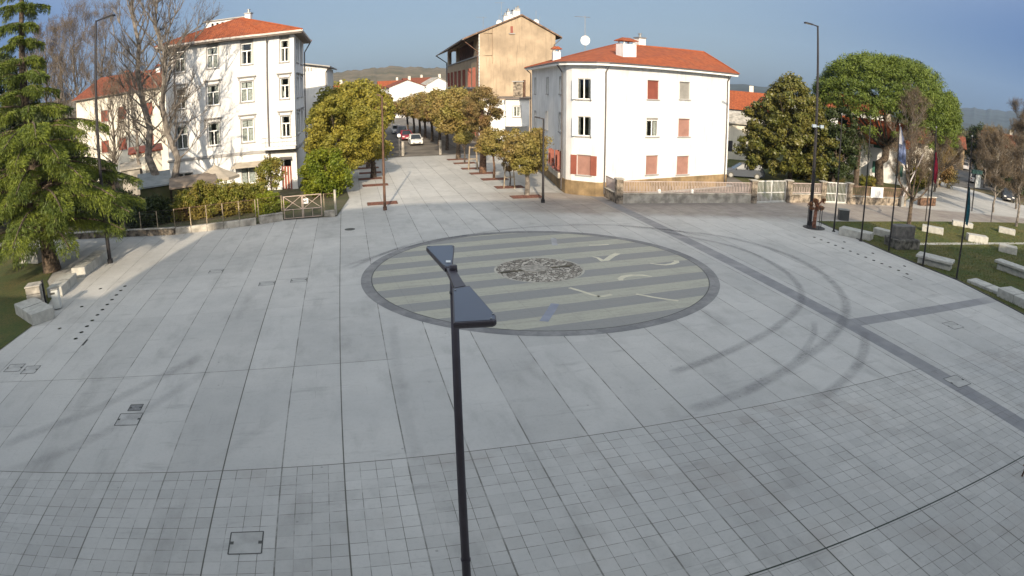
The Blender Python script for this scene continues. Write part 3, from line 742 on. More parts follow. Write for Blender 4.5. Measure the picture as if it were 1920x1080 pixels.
for a, b in ((0, 1), (1, 2), (2, 3), (3, 4), (4, 5)):
    pa, pb = base[a], base[b]; q.loft([[V(pa.x, pa.y, 0), V(pb.x, pb.y, 0)], [V(pa.x, pa.y, zb_), V(pb.x, pb.y, zb_)], [V(plan[a].x, plan[a].y, zb_+.04), V(plan[b].x, plan[b].y, zb_+.04)]], closed=False)
pa, pb = base[7], base[0]; q.loft([[V(pa.x, pa.y, 0), V(pb.x, pb.y, 0)], [V(pa.x, pa.y, zb_), V(pb.x, pb.y, zb_)], [V(plan[7].x, plan[7].y, zb_+.04), V(plan[0].x, plan[0].y, zb_+.04)]], closed=False)
q.build('plinth', mat('ochre_plinth', (.27, .19, .10), .85, var=.3, scale=.9, stain=.3), RB)
ev = offset_poly(plan, .62)
q = MB(); q.prism(ev, zE, zE+.16); q.build('eaves', M['white_paint'], RB)
ev2 = offset_poly(plan, .70)
q = MB(); q.prism(ev2, zE+.163, zE+.26); q.build('gutter', M['gutter'], RB)
zr = zE+.264
ra, rb_ = G(1155, 84, 12.35), G(1318, 99, 12.35)
ra = V(ra.x*1.0, ra.y, 12.35)
ra = AT(1157, 83, 61.5); rb_ = AT(1320, 98, 65.)
E_ = [V(p.x, p.y, zr) for p in offset_poly(plan, .66)]
q = MB()
q.tri(E_[7], E_[0], ra); q.tri(E_[0], E_[1], ra); q.tri(E_[1], E_[2], ra); q.tri(E_[2], E_[3], ra); q.tri(E_[3], E_[4], ra)
q.quad(E_[4], E_[5], rb_, ra); q.tri(E_[5], E_[6], rb_); q.quad(E_[6], E_[7], ra, rb_)
rf = q.build('roof', M['tiles'], RB)
q = MB(); q.tube([ra, rb_], .11, 8); q.tube([rb_, E_[5]], .10, 8); q.tube([ra, E_[7]], .1, 8); q.build('ridge_tiles', M['tiles'], rf)
c_ = ATY(1174, 112, 53.6); rect_chimney(rf, c_, 1.35, .95, c_.z-.5, ATY(1174, 83, 53.6).z, .5)
c_ = ATY(1200, 95, 62.); rect_chimney(rf, c_, .8, .7, c_.z-1.3, ATY(1200, 72, 62).z, .5, 'metal')
c_ = ATY(1043, 108, 66.); rect_chimney(rf, c_, .75, .7, c_.z-1.6, ATY(1043, 97, 66).z, .1)
zp = zE+.1
e, n, L = unit(F0, F1)
P3 = lambda v, z: V(v.x, v.y, z)
pipe(RB, [P3(F0+Vector((n.x, n.y))*.5, zE), P3(F0+Vector((n.x, n.y))*.12, zE-.5), P3(F0+Vector((n.x, n.y))*.1, .2)])
qd = F1-Vector((e.x, e.y))*.35+Vector((n.x, n.y))*.1
pipe(RB, [P3(qd+Vector((n.x, n.y))*.4, zE), P3(qd, zE-.5), P3(qd, .3)])
cw = Lc+Vector((-.12, -.05)); pipe(RB, [P3(cw+Vector((-.4, -.2)), zE), P3(cw, zE-.55), P3(cw, .2)])
cw = Lf+Vector((-.12, -.1)); pipe(RB, [P3(cw+Vector((-.4, -.1)), zE), P3(cw, zE-.4), P3(cw, 3)])
q = MB(); qd2 = F1+Vector((n.x, n.y))*.03
q.wall(F1-Vector((e.x, e.y))*.22+Vector((n.x, n.y))*.03, F1+Vector((n.x, n.y))*.03, 0.1, zE-.01); q.build('corner_pilaster', M['white_paint'], RB)
# flower ledge along the side wall
q = MB(); e2, n2, L2 = unit(Lf, Lc)
pA = Vector((Lf.x, Lf.y, 0))+e2*6.5; pB = Vector((Lf.x, Lf.y, 0))+e2*(L2-.35)
q.loft([[pA+n2*.06+V(0, 0, 1.0), pA+n2*.34+V(0, 0, 1.0), pA+n2*.34+V(0, 0, 1.45), pA+n2*.06+V(0, 0, 1.45)], [pB+n2*.06+V(0, 0, 1.0), pB+n2*.34+V(0, 0, 1.0), pB+n2*.34+V(0, 0, 1.45), pB+n2*.06+V(0, 0, 1.45)]], True, True)
q.build('planter_ledge', M['concrete'], RB)
P = []; 
for i in range(900):
    f = RNG.random(); P.append(pA+(pB-pA)*f+n2*(.2+RNG.normal()*.09)+V(0, 0, 1.5+abs(RNG.normal())*.16))
cloud_mesh('flowers', [tuple(p) for p in P], RNG.normal(size=(900, 3)), .13, .8, leafmat('red_white_flowers', (.3, .05, .06), (.5, .42, .4), (.06, .08, .03)), RB)
ap = ATY(1097, 88, 60.); antenna(ap-V(0, 0, .4), ATY(1088, 29, 60).z-ap.z+.4, 'tall mast with dish and aerial on the orange roof of the white house', rz=.3)

# ---- left tall white building
LB = thing('apartment_building', 'tall white four-storey building with angled corner and orange roof', 'building', (-24, 60, 0))
zL = 13.75
a0, a1 = Vector((-30.6, 53.1)), Vector((-21.2, 55.45))
b0, b1 = a1, Vector((-18.65, 55.4))
c0, c1 = b1, Vector((-21.5, 67.0))
Aw = [pix_rect(*r, a0, a1) for r in ((328, 86, 347, 135), (388, 76, 409, 128), (452, 71, 473, 121), (330, 167, 348, 202), (388, 159, 411, 199), (451, 152, 475, 192), (331, 237, 352, 280), (390, 230, 412, 273), (453, 224, 476, 266), (328, 318, 361, 345), (452, 306, 480, 345))]
Bw = [pix_rect(*r, b0, b1) for r in ((525, 67, 541, 116), (525, 146, 542, 185), (527, 217, 544, 257), (528, 300, 547, 352))]
Cw = [(2.2, 4.8, z0, z1) for z0, z1 in ((Bw[0][2], Bw[0][3]), (Bw[1][2], Bw[1][3]), (Bw[2][2], Bw[2][3]))]
Cw += [(7.2, 9.4, z0, z1) for _, _, z0, z1 in Cw]
# level the sills storey by storey
for k in (0, 3, 6):
    z0 = sum(r[2] for r in Aw[k:k+3])/3; z1 = sum(r[3] for r in Aw[k:k+3])/3
    for i in range(k, k+3): Aw[i] = (Aw[i][0], Aw[i][1], z0, z1)
Aw[9] = (Aw[9][0], Aw[9][1], .9, 2.3); Aw[10] = (Aw[10][0], Aw[10][1], .8, 2.35)
Bw[3] = (Bw[3][0], Bw[3][1], .05, 2.75)
q = MB(); q.wall(a0, a1, 0, zL, Aw, .18); q.wall(b0, b1, 0, zL, Bw, .18); q.wall(c0, c1, 0, zL, Cw, .18)
d1 = Vector((-33.0, 64.5)); q.wall(c1, d1, 0, zL); q.wall(d1, a0, 0, zL); q.build('wall', M['white_wall'], LB)
for i, r in enumerate(Aw[:9]): window(LB, a0, a1, r, 'cross', blind=.22 if i < 3 else 0, cornice=i > 2, surround=True, depth=.18, fr=.08)
window(LB, a0, a1, Aw[9], 'case', surround=True, depth=.18); window(LB, a0, a1, Aw[10], 'case', depth=.18)
for i, r in enumerate(Bw[:3]): window(LB, b0, b1, r, 'cross', blind=.16 if i < 1 else 0, cornice=i > 0, surround=True, depth=.18, fr=.08)
for i, r in enumerate(Cw): window(LB, c0, c1, r, 'cross', blind=.2 if i % 3 == 0 else 0, cornice=i % 3 > 0, surround=True, depth=.18, fr=.08)
e, n, L = unit(b0, b1)
q = MB(); P = lambda s, z, o=0.: Vector((b0.x, b0.y, 0))+e*s+n*o+V(0, 0, z); r = Bw[3]
q.quad(P(r[0]+.05, .06, -.12), P(r[1]-.05, .06, -.12), P(r[1]-.05, 2.1, -.12), P(r[0]+.05, 2.1, -.12)); dr = q.build('door', M['shutter_red'], LB)
q = MB(); q.quad(P(r[0]+.05, 2.15, -.11), P(r[1]-.05, 2.15, -.11), P(r[1]-.05, 2.72, -.11), P(r[0]+.05, 2.72, -.11)); q.build('fanlight', M['glass'], dr)
q = MB()
for s in (r[0]+.22, (r[0]+r[1])/2, r[1]-.22): q.tube([P(s, .1, -.09), P(s, 2.05, -.09)], .04, 4)
q.build('door_frame', M['white_paint'], dr)
planL = [a0, a1, b1, c1, d1]
sc_ = offset_poly(planL, .10)
q = MB(); q.loft([[V(p.x, p.y, z) for p in (sc_[0], sc_[1], sc_[2], sc_[3])] for z in (3.42, 3.62)], closed=False); k = offset_poly(planL, -.02)
q.loft([[V(p.x, p.y, 3.62) for p in (sc_[0], sc_[1], sc_[2], sc_[3])], [V(p.x, p.y, 3.68) for p in (k[0], k[1], k[2], k[3])]], closed=False)
q.loft([[V(p.x, p.y, 3.38) for p in (k[0], k[1], k[2], k[3])], [V(p.x, p.y, 3.42) for p in (sc_[0], sc_[1], sc_[2], sc_[3])]], closed=False)
q.build('string_course', M['trim'], LB)
ev = offset_poly(planL, .75); q = MB(); q.prism(ev, zL, zL+.14); q.build('eaves', M['soffit'], LB)
ev = offset_poly(planL, .83); q = MB(); q.prism(ev, zL+.143, zL+.30); q.build('gutter', mat('pale_gutter', (.55, .5, .46), .6), LB)
E_ = [V(p.x, p.y, zL+.304) for p in offset_poly(planL, .8)]
ap_ = AT(452, 34, 64.0); ap2 = AT(441, 37, 65.0)
q = MB(); q.quad(E_[0], E_[1], ap_, ap2); q.tri(E_[1], E_[2], ap_); q.tri(E_[2], E_[3], ap_); q.quad(E_[3], E_[4], ap2, ap_); q.tri(E_[4], E_[0], ap2)
rf = q.build('roof', M['tiles'], LB)
q = MB()
for a, b in ((ap_, E_[2]), (ap_, E_[1]), (ap_, ap2), (ap_, E_[3]), (ap2, E_[0])): q.tube([a, b], .09, 8)
q.build('ridge_tiles', M['tiles'], rf)
c_ = ATY(466, 36, 63.); rect_chimney(rf, c_, .62, .6, c_.z-1.6, ATY(466, 26, 63.).z, 0, 'metal')
c_ = ATY(451, 46, 60.5); q = MB(); q.tube([c_-V(0, 0, .3), c_+V(.03, 0, .38)], [.07, .1], 8); q.build('roof_vent', M['white_paint'], rf)
# low white penthouse with openings showing over the roof on the left
q = MB(); p0, p1 = Vector((ATY(386, 40, 70).x, 70.)), Vector((ATY(462, 40, 70.6).x, 70.6)); z1 = ATY(400, 40, 70).z
hs = [(.7+i*.62, 1.0+i*.62, z1-.75, z1-.22) for i in range(5)]
q.wall(p0, p1, zL-2, z1, hs, .3); q.wall(p1, p1+Vector((-.8, 3)), zL-2, z1); q.wall(p0+Vector((-.8, 3)), p0, zL-2, z1); ph = q.build('penthouse_wall', M['white_wall'], LB)
q = MB(); q.prism([p0+Vector((-.2, -.2)), p1+Vector((.2, -.2)), p1+Vector((-.6, 3.2)), p0+Vector((-1., 3.2))], z1, z1+.14); q.build('parapet', M['trim'], ph)
q = MB(); q.wall(p0+Vector((-.05, .6)), p1+Vector((0, .6)), zL-2, z1); q.build('inner_wall', M['gutter'], ph)
nn = Vector((unit(a0, a1)[1].x, unit(a0, a1)[1].y))
def lbpipe(p): pipe(LB, [P3(p+nn*.7, zL+.05), P3(p+nn*.14, zL-.55), P3(p+nn*.14, .2)], .07)
lbpipe(a1+Vector((-.02, -.02))); lbpipe(a0+Vector((.9, .22)))
n3 = unit(c0, c1)[1]; n3 = Vector((n3.x, n3.y)); pipe(LB, [P3(c1+n3*.7, zL), P3(c1+n3*.12, zL-1.), P3(c1+n3*.12, .2)], .07)
# balcony slab over the corner door with a thin rail
q = MB(); o1 = [P(-.2, 0, .02), P(2.7, 0, .02), P(2.9, 0, 1.15), P(-.3, 0, 1.15)]
q.prism([(v.x, v.y) for v in o1], 3.72, 3.95); sl_ = q.build('balcony', M['white_wall'], LB)
q = MB()
for z in (4.35, 4.75): q.tube([P(-.3, z, .1), P(-.3, z, 1.1), P(2.85, z, 1.1), P(2.8, z, .1)], .015, 4)
for i in range(9): q.tube([P(-.3+i*.394, 3.95, 1.1), P(-.3+i*.394, 4.75, 1.1)], .012, 4)
q.build('railing', M['grey_metal'], sl_)
q = MB(); q.quad(P(r[0]-.1, 2.95, .02), P(r[1]+.1, 2.95, .02), P(r[1]+.2, 2.75, .5), P(r[0]-.2, 2.75, .5)); q.build('door_canopy', M['gutter'], LB)
e, n, L = unit(a0, a1); P = lambda s, z, o=0.: Vector((a0.x, a0.y, 0))+e*s+n*o+V(0, 0, z); r = Aw[10]
q = MB(); q.quad(P(r[0]-.6, 2.75, .03), P(r[1]+1., 2.75, .03), P(r[1]+1.1, 2.35, 1.2), P(r[0]-.7, 2.35, 1.2)); q.build('awning', M['canvas'], LB)

# ---- rear white annex right of it
RA = thing('rear_building', 'white building part with cornice and vents half hidden behind the tall white one', 'building', (-26, 80, 0))
p1 = ATY(615, 240, 80.); p1 = Vector((p1.x, 80.)); p0 = Vector((-34., 80.)); zA = ATY(604, 127, 80).z
q = MB(); q.wall(p0, p1, 0, zA); q.wall(p1, p1+Vector((-3.0, 14)), 0, zA); q.build('wall', M['white_wall'], RA)
q = MB(); q.loft([[V(-34, 79.3, zA+2.2), V(-34, 94, zA+2.2)], [V(p1.x+.6, 79.3, zA+.0), V(p1.x-2.4, 94, zA+.0)]], closed=False); q.loft([[V(-34, 79.3, zA+2.35), V(-34, 94, zA+2.35)], [V(p1.x+.6, 79.3, zA+.15), V(p1.x-2.4, 94, zA+.15)]], closed=False)
q.quad(V(-34, 79.3, zA+2.2), V(p1.x+.6, 79.3, zA), V(p1.x+.6, 79.3, zA+.15), V(-34, 79.3, zA+2.35)); q.quad(V(p1.x+.6, 79.3, zA), V(p1.x-2.4, 94, zA), V(p1.x-2.4, 94, zA+.15), V(p1.x+.6, 79.3, zA+.15)); q.build('roof', M['trim'], RA)
q = MB(); q.add([V(p0.x, 80, zA), V(p1.x, 80, zA), V(p0.x, 80, zA+2.1)], [(0, 1, 2)]); q.build('gable_wall', M['white_wall'], RA)
q = MB()
for i in range(7): q.box((p1.x-4.2+i*.36, 79.97, zA-.1-.0*i), (.14, .08, .42))
tag(q.build('vent_slots', M['trim'], RA), kind='stuff')
pipe(RA, [V(p1.x+.5, 79.3, zA), V(p1.x-.1, 79.9, zA-.6), V(p1.x-.1, 79.9, .2)], .07)

# ---- lower wing on the left
LW = thing('long_house', 'lower white house with brown shutters and red roof left of the tall building', 'house', (-48, 73, 0))
w0, w1 = Vector((-54.5, 69.5)), Vector((-38.5, 75.6)); zW = onwall(250, 172, w0, w1)[1]
Ww = [pix_rect(*r, w0, w1) for r in ((191, 207, 202, 228), (222, 200, 236, 223), (273, 192, 284, 216), (192, 264, 203, 286), (224, 258, 237, 281), (275, 252, 287, 276))]
Ww = [(max(.2, (a+b)/2-.55), (a+b)/2+.55, c, d) for a, b, c, d in Ww]
q = MB(); q.wall(w0, w1, 0, zW, Ww); q.wall(w1, w1+Vector((-4, 10)), 0, zW); q.wall(w0+Vector((-4, 10)), w0, 0, zW); q.build('wall', M['cream_wall'], LW)
for r in Ww: window(LW, w0, w1, r, 'blind', blindmat=M['shutter_red'], sill=True)
rp = [w0, w1, w1+Vector((-4, 10)), w0+Vector((-4, 10))]
E_ = [V(p.x, p.y, zW+.1) for p in offset_poly(rp, .6)]
q = MB(); q.prism(offset_poly(rp, .6), zW, zW+.097); q.build('eaves', M['soffit'], LW)
m0 = (E_[0]+E_[3])/2+(E_[1]-E_[0]).normalized()*3; m1 = (E_[1]+E_[2])/2; zR = ATY(262, 137, 78).z+.2; m0.z = m1.z = zR
q = MB(); q.quad(E_[0], E_[1], m1, m0); q.quad(E_[2], E_[3], m0, m1); q.tri(E_[3], E_[0], m0); rf = q.build('roof', M['tiles_dark'], LW)
for px, y in ((238, 139), (258, 137), (297, 128)):
    c_ = ATY(px, y, 77.5); rect_chimney(rf, c_, .6, .6, c_.z-1.5, c_.z, .3)
e, n, L = unit(w0, w1); n = Vector((n.x, n.y)); s_ = onwall(240, 200, w0, w1)[0]; pp = w0+Vector((e.x, e.y))*s_+n*.1
pipe(LW, [P3(pp, zW), P3(pp, .3)], .07)

# ---- tan building with the bare gable
TB = thing('tan_building', 'tall tan building with stained bare gable and deep eaves by the street', 'building', (-3, 100, 0))
g0, g1 = Vector((-4.45, 92.4)), Vector((6.15, 95.6)); f0, f1 = Vector((-13.6, 142.)), g0
zT = onwall(900, 62, g0, g1)[1]; sA, zA_ = onwall(977, 30, g0, g1); Lg = (g1-g0).length; zT2 = onwall(1034, 66, g0, g1)[1]
e, n, L = unit(g0, g1); PG = lambda s, z, o=0.: Vector((g0.x, g0.y, 0))+e*s+n*o+V(0, 0, z)
M['tan'] = mat('stained_tan_render', (.42, .325, .225), .95, var=.2, scale=.35, bump=.2, stain=.5, detail=6)
M['tan_side'] = mat('tan_side_render', (.40, .30, .19), .95, var=.12, scale=.6, stain=.15)
gw = pix_rect(957, 49, 962, 62, g0, g1); zc = min(zT, zT2)-.001
q = MB(); q.wall(g0, g1, 0, min(zT, zT2)-1.5, ()); 
zz = min(zT, zT2)-1.5
q.add([PG(0, zz), PG(Lg, zz), PG(Lg, zT2), PG(sA, zA_), PG(0, zT)], [(0, 1, 2, 3, 4)])
q.build('gable_wall', M['tan'], TB)
fe, fn, fL = unit(f0, f1)
def fr_(r): return pix_rect(*r, f0, f1)
lo = [fr_((841, 88, 857, 117)), fr_((860, 82, 888, 112))]
wz = (onwall(865, 132, f0, f1)[1], onwall(865, 163, f0, f1)[1])
lz = (onwall(865, 86, f0, f1)[1], onwall(865, 115, f0, f1)[1])
hl = [(4., 18., lz[1], lz[0]), (20., 44., lz[1], lz[0])]
hw = [(s, s+1.3, wz[1], wz[0]) for s in (4, 11, 18, 25, 32, 39.5, 45)]
hw2 = [(s, s+1.3, wz[1]-3.6, wz[0]-3.6) for s in (4, 11, 18, 25, 32, 39.5, 45)]
hw3 = [(s, s+1.3, wz[1]-7.2, wz[0]-7.2) for s in (4, 11, 18, 25, 32, 39.5, 45)]
q = MB(); q.wall(f0, f1, 0, zT, hl+hw+hw2+hw3, .5); q.build('street_wall', M['tan_side'], TB)
for r in hw+hw2+hw3: window(TB, f0, f1, r, 'case', shutters='open', sill=True, curtain=False)
q = MB()
q.wall(f0-Vector((fn.x, fn.y))*1.8, f1-Vector((fn.x, fn.y))*1.8, lz[1]-1.2, zT+1.)
for z in (lz[1]-.02, zT-.02): q.quad(Vector((f0.x, f0.y, z))-fn*.51, Vector((f1.x, f1.y, z))-fn*.51, Vector((f1.x, f1.y, z))-fn*1.79, Vector((f0.x, f0.y, z))-fn*1.79)
q.build('loggia_back', mat('loggia_red', (.20, .10, .07), .9, var=.3), TB)
q = MB()
for z in (lz[1]-.15, wz[1]-.25):
    a_ = Vector((f0.x, f0.y, z)); b_ = Vector((f1.x, f1.y, z)); q.loft([[a_+fn*.0, a_+fn*.2, a_+fn*.2+V(0, 0, .2), a_+V(0, 0, .2)], [b_, b_+fn*.2, b_+fn*.2+V(0, 0, .2), b_+V(0, 0, .2)]], True, True)
q.build('string_course', M['trim'], TB)
q = MB()
for i in range(int(zT/.45)):
    w_ = .75 if i % 2 else .5; z = i*.45
    q.box(Vector((g0.x, g0.y, z+.2))-fe*w_/2+fn*.04, (.09, w_, .40), atan2(fe.y, fe.x)-pi/2)
tag(q.build('quoins', M['white_wall'], TB), kind='stuff')
# roof: ridge runs back from the gable, wide overhang on the street side
back = Vector((f0.x-f1.x, f0.y-f1.y, 0)); sl0 = (zA_-zT)/sA; ov = 2.3
def roofline(off, up):
    return [PG(-ov, zT-sl0*ov+up, off), PG(sA, zA_+up, off), PG(Lg+.9, zT2-(zA_-zT2)/(Lg-sA)*.9+up, off)]
q = MB(); fa, ba = roofline(.35, .05), [p+back*1.01-n*.0 for p in roofline(0, .05)]; fb, bb_ = roofline(.35, .27), [p+back*1.01 for p in roofline(0, .27)]
q.loft([fb, bb_], closed=False); q.loft([ba, fa], closed=False); q.loft([fa, fb], closed=False); q.loft([bb_, ba], closed=False)
q.quad(fa[0], ba[0], bb_[0], fb[0]); q.quad(fa[2], fb[2], bb_[2], ba[2]); rf = q.build('roof', mat('old_brown_tiles', (.2, .13, .09), .95, var=.4, scale=2), TB)
q = MB(); q.tube([fa[0]-V(.1, 0, -.05), ba[0]-V(.1, 0, -.05)], .13, 8); q.build('gutter', M['gutter'], TB)
pipe(TB, [fa[0]+back*.02, PG(-.15, zT-2.6, -.5), PG(-.15, 1., -.5)], .09, 'rust_metal')
pipe(TB, [ba[0], Vector((f0.x, f0.y, zT-2.5))+fn*.2+fe*.5, Vector((f0.x, f0.y, 1))+fn*.2+fe*.5], .12)
pipe(TB, [fa[2]-n*.3, PG(Lg-.2, zT2-1.4, .1), PG(Lg-.2, 1., .1)], .08)
q = MB(); a, b, c, d = gw
q.quad(PG(a, c, .012), PG(b, c, .012), PG(b, d, .012), PG(a, d, .012)); q.build('vent_window', M['shutter_red'], TB)
q = MB(); q.box(PG((a+b)/2, c-.08, .08), (b-a+.5, .2, .12), atan2(e.y, e.x)); q.build('vent_sill', M['trim'], TB)
for px, py, dd, w_ in ((947, 30, 100, .5), (953, 22, 104, .45), (967, 20, 99, 1.0), (971, 17, 103, .4)):
    c_ = ATY(px, py, dd); rect_chimney(rf, c_, w_, w_, c_.z-1.5, c_.z, .3, 'metal')
for px, py, py2, dd, lab, di, ya in ((906, 46, 34, 97., 'aerial with box at the lower left of the tan roof', False, True), (936, 42, 30, 98, 'small dish on the tan roof left of the chimneys', True, False), (958, 30, 24, 99, 'dish between the chimneys on the tan roof', True, False), (1005, 44, 22, 98., 'dish on a mast right of the tan roof ridge', True, False), (940, 34, 6, 104., 'tallest aerial above the tan roof', False, True), (1012, 46, 33, 99., 'short dark mast right of the tan roof ridge', False, False)):
    c_ = ATY(px, py, dd); antenna(c_-V(0, 0, .6), ATY(px, py2, dd).z-c_.z+.8, lab, di, ya, rz=.2)

# ---- low white annex between tan building and white house
WA = thing('white_annex', 'low white box-like annex with jutting upper floor between tan building and white house', 'building', (-2, 80, 0))
y_ = 82.
X0, X1 = ATY(906, 200, y_).x, ATY(948, 200, y_).x; X2 = ATY(993, 200, y_-1.5).x
zt, zu = ATY(970, 186, y_-1.5).z, ATY(970, 237, y_-1.5).z
j0, j1 = Vector((X1, y_-1.5)), Vector((X2, y_-1.5))
wr = pix_rect(962, 199, 976, 219, j0, j1)
q = MB(); q.wall(j0, j1, zu, zt, [wr]); q.wall(j0+Vector((0, 8)), j0, zu, zt); q.wall(j1, j1+Vector((0, 8)), zu, zt)
q.quad(P3(j0, zu), P3(j0+Vector((0, 8)), zu), P3(j1+Vector((0, 8)), zu), P3(j1, zu))
q.wall(Vector((X0, y_)), Vector((X1+.0, y_)), 0, zt-.1); q.wall(Vector((X0, y_+8)), Vector((X0, y_)), 0, zt-.1); q.wall(Vector((X1, y_+1.2)), Vector((X2, y_+1.2)), 0, zu, [(1.2, 2.2, 0, 2.1)])
q.build('wall', M['white_wall'], WA); window(WA, j0, j1, wr, 'case', curtain=True, fr=.1, surround=True)
q = MB(); q.prism([(X0-.2, y_-.3), (X1-.1, y_-.3), (X1-.1, y_-1.8), (X2+.2, y_-1.8), (X2+.2, y_+8), (X0-.2, y_+8)], zt, zt+.18); q.build('roof', M['soffit'], WA)
c_ = ATY(971, 172, 84.); q = MB(); q.box((c_.x, 84., zt+1.1), (1.15, 1.2, 2.1)); sh = q.build('roof_hut', M['rough_stone'], WA); q = MB(); q.box((c_.x, 84., zt+2.2), (1.5, 1.5, .12)); q.build('hut_roof', M['trim'], sh)
c_ = ATY(983, 160, 84.); q = MB(); q.tube([V(c_.x, 84, zt), V(c_.x, 84, ATY(983, 150, 84).z)], .16, 8); q.build('flue', M['rust_metal'], WA)

# ---- the tall building the picture is taken from; it shades the square
TH = thing('town_hall', 'large plain building behind the viewpoint whose shade covers the square', 'building', (6, -12, 0))
def prismthing(par, nm, poly, z0, z1, m):
    q = MB(); q.prism(poly, z0, z1); return q.build(nm, m, par)
dh = lambda L_: tan_el*L_
tan_el = math.tan(SUN_EL)
hw_ = [(3+i*3.6, 4.6+i*3.6, 1.2+k*4, 3.2+k*4) for i in range(11) for k in range(4)]
q = MB(); H0, H1 = Vector((-16.2, -1.5)), Vector((28.6, -1.5))
q.wall(H1, H0, 0, 17.2, [(a, b, c, d) for a, b, c, d in hw_ if b < 44], .25); q.wall(H0, Vector((-16.2, -19)), 0, 17.2); q.wall(Vector((-16.2, -19)), Vector((28.6, -19)), 0, 17.2); q.wall(Vector((28.6, -19)), H1, 0, 17.2); q.build('wall', M['cream_wall'], TH)
hr = 47.3*tan_el+0.; 
zR = (47.0+10.)*tan_el
q = MB(); EE = [V(-17, -.9, 17.2), V(29.2, -.9, 17.2), V(29.2, -19.7, 17.2), V(-17, -19.7, 17.2)]; q.quad(EE[0], EE[3], EE[2], EE[1])
r0, r1 = V(-3.5, -10, zR), V(25., -10, (51.6+10.)*tan_el)
q.quad(EE[1], EE[0], r0, r1); q.quad(EE[3], EE[2], r1, r0); q.tri(EE[0], EE[3], r0); q.tri(EE[2], EE[1], r1); q.build('roof', M['tiles'], TH)
prismthing(TH, 'side_wing', [(-44, -4), (-16.3, -4), (-16.3, -16), (-44, -16)], 0, (27+4)*tan_el*.95, M['cream_wall'])
prismthing(TH, 'side_wing', [(28.7, -4), (62, -4), (62, -16), (28.7, -16)], 0, (36.5+4)*tan_el, M['cream_wall'])
# ================= vegetation
def height_at(base, px, py):
    d = ray(px, py); return CH+d[2]/hypot(d[0], d[1])*hypot(base[0], base[1])
def limbs(q, base, H, r0, levels=5, spread=.6, split=(3, 4), first=.3, up=.25, seed=1, tips=None, wig=.12, lenf=.72, lean=(0, 0), nside=(8, 6, 5, 4, 3, 3, 3), minr=.006, trunk_top=None):
    rnd = random.Random(seed)
    def grow(p, d, L, r, lv):
        k = 4 if lv == 0 else 3
        pts = [p]; rad = [r]; dd = d.copy()
        for i in range(k):
            dd = (dd+V(rnd.gauss(0, wig), rnd.gauss(0, wig), rnd.gauss(0, wig*.6)+up*.12)).normalized()
            pts.append(pts[-1]+dd*L/k); rad.append(max(minr, r*(1-.42*(i+1)/k)))
        q.tube(pts, rad, nside[min(lv, 6)], cap=False)
        if tips is not None and lv >= levels-1:
            tips.extend([(pts[1], dd), (pts[2], dd), (pts[-1], dd)])
        if lv >= levels: return
        n = rnd.randint(*split)
        for j in range(n):
            f = rnd.uniform(.45, 1.) if j else 1.
            idx = min(k, max(1, int(round(f*k)))); pp = pts[idx]
            sp = spread*rnd.uniform(.6, 1.25)*(.5 if j == 0 and lv < 2 else 1)
            ax = dd.orthogonal().normalized(); ax = Matrix.Rotation(rnd.uniform(0, 2*pi), 3, dd) @ ax
            nd = (dd*cos(sp)+ax*sin(sp)+V(0, 0, up)).normalized()
            grow(pp, nd, L*lenf*rnd.uniform(.8, 1.15), rad[idx]*(.78 if j == 0 else .62), lv+1)
    d0 = V(lean[0], lean[1], 1).normalized()
    grow(Vector(base), d0, H*first, r0, 0)
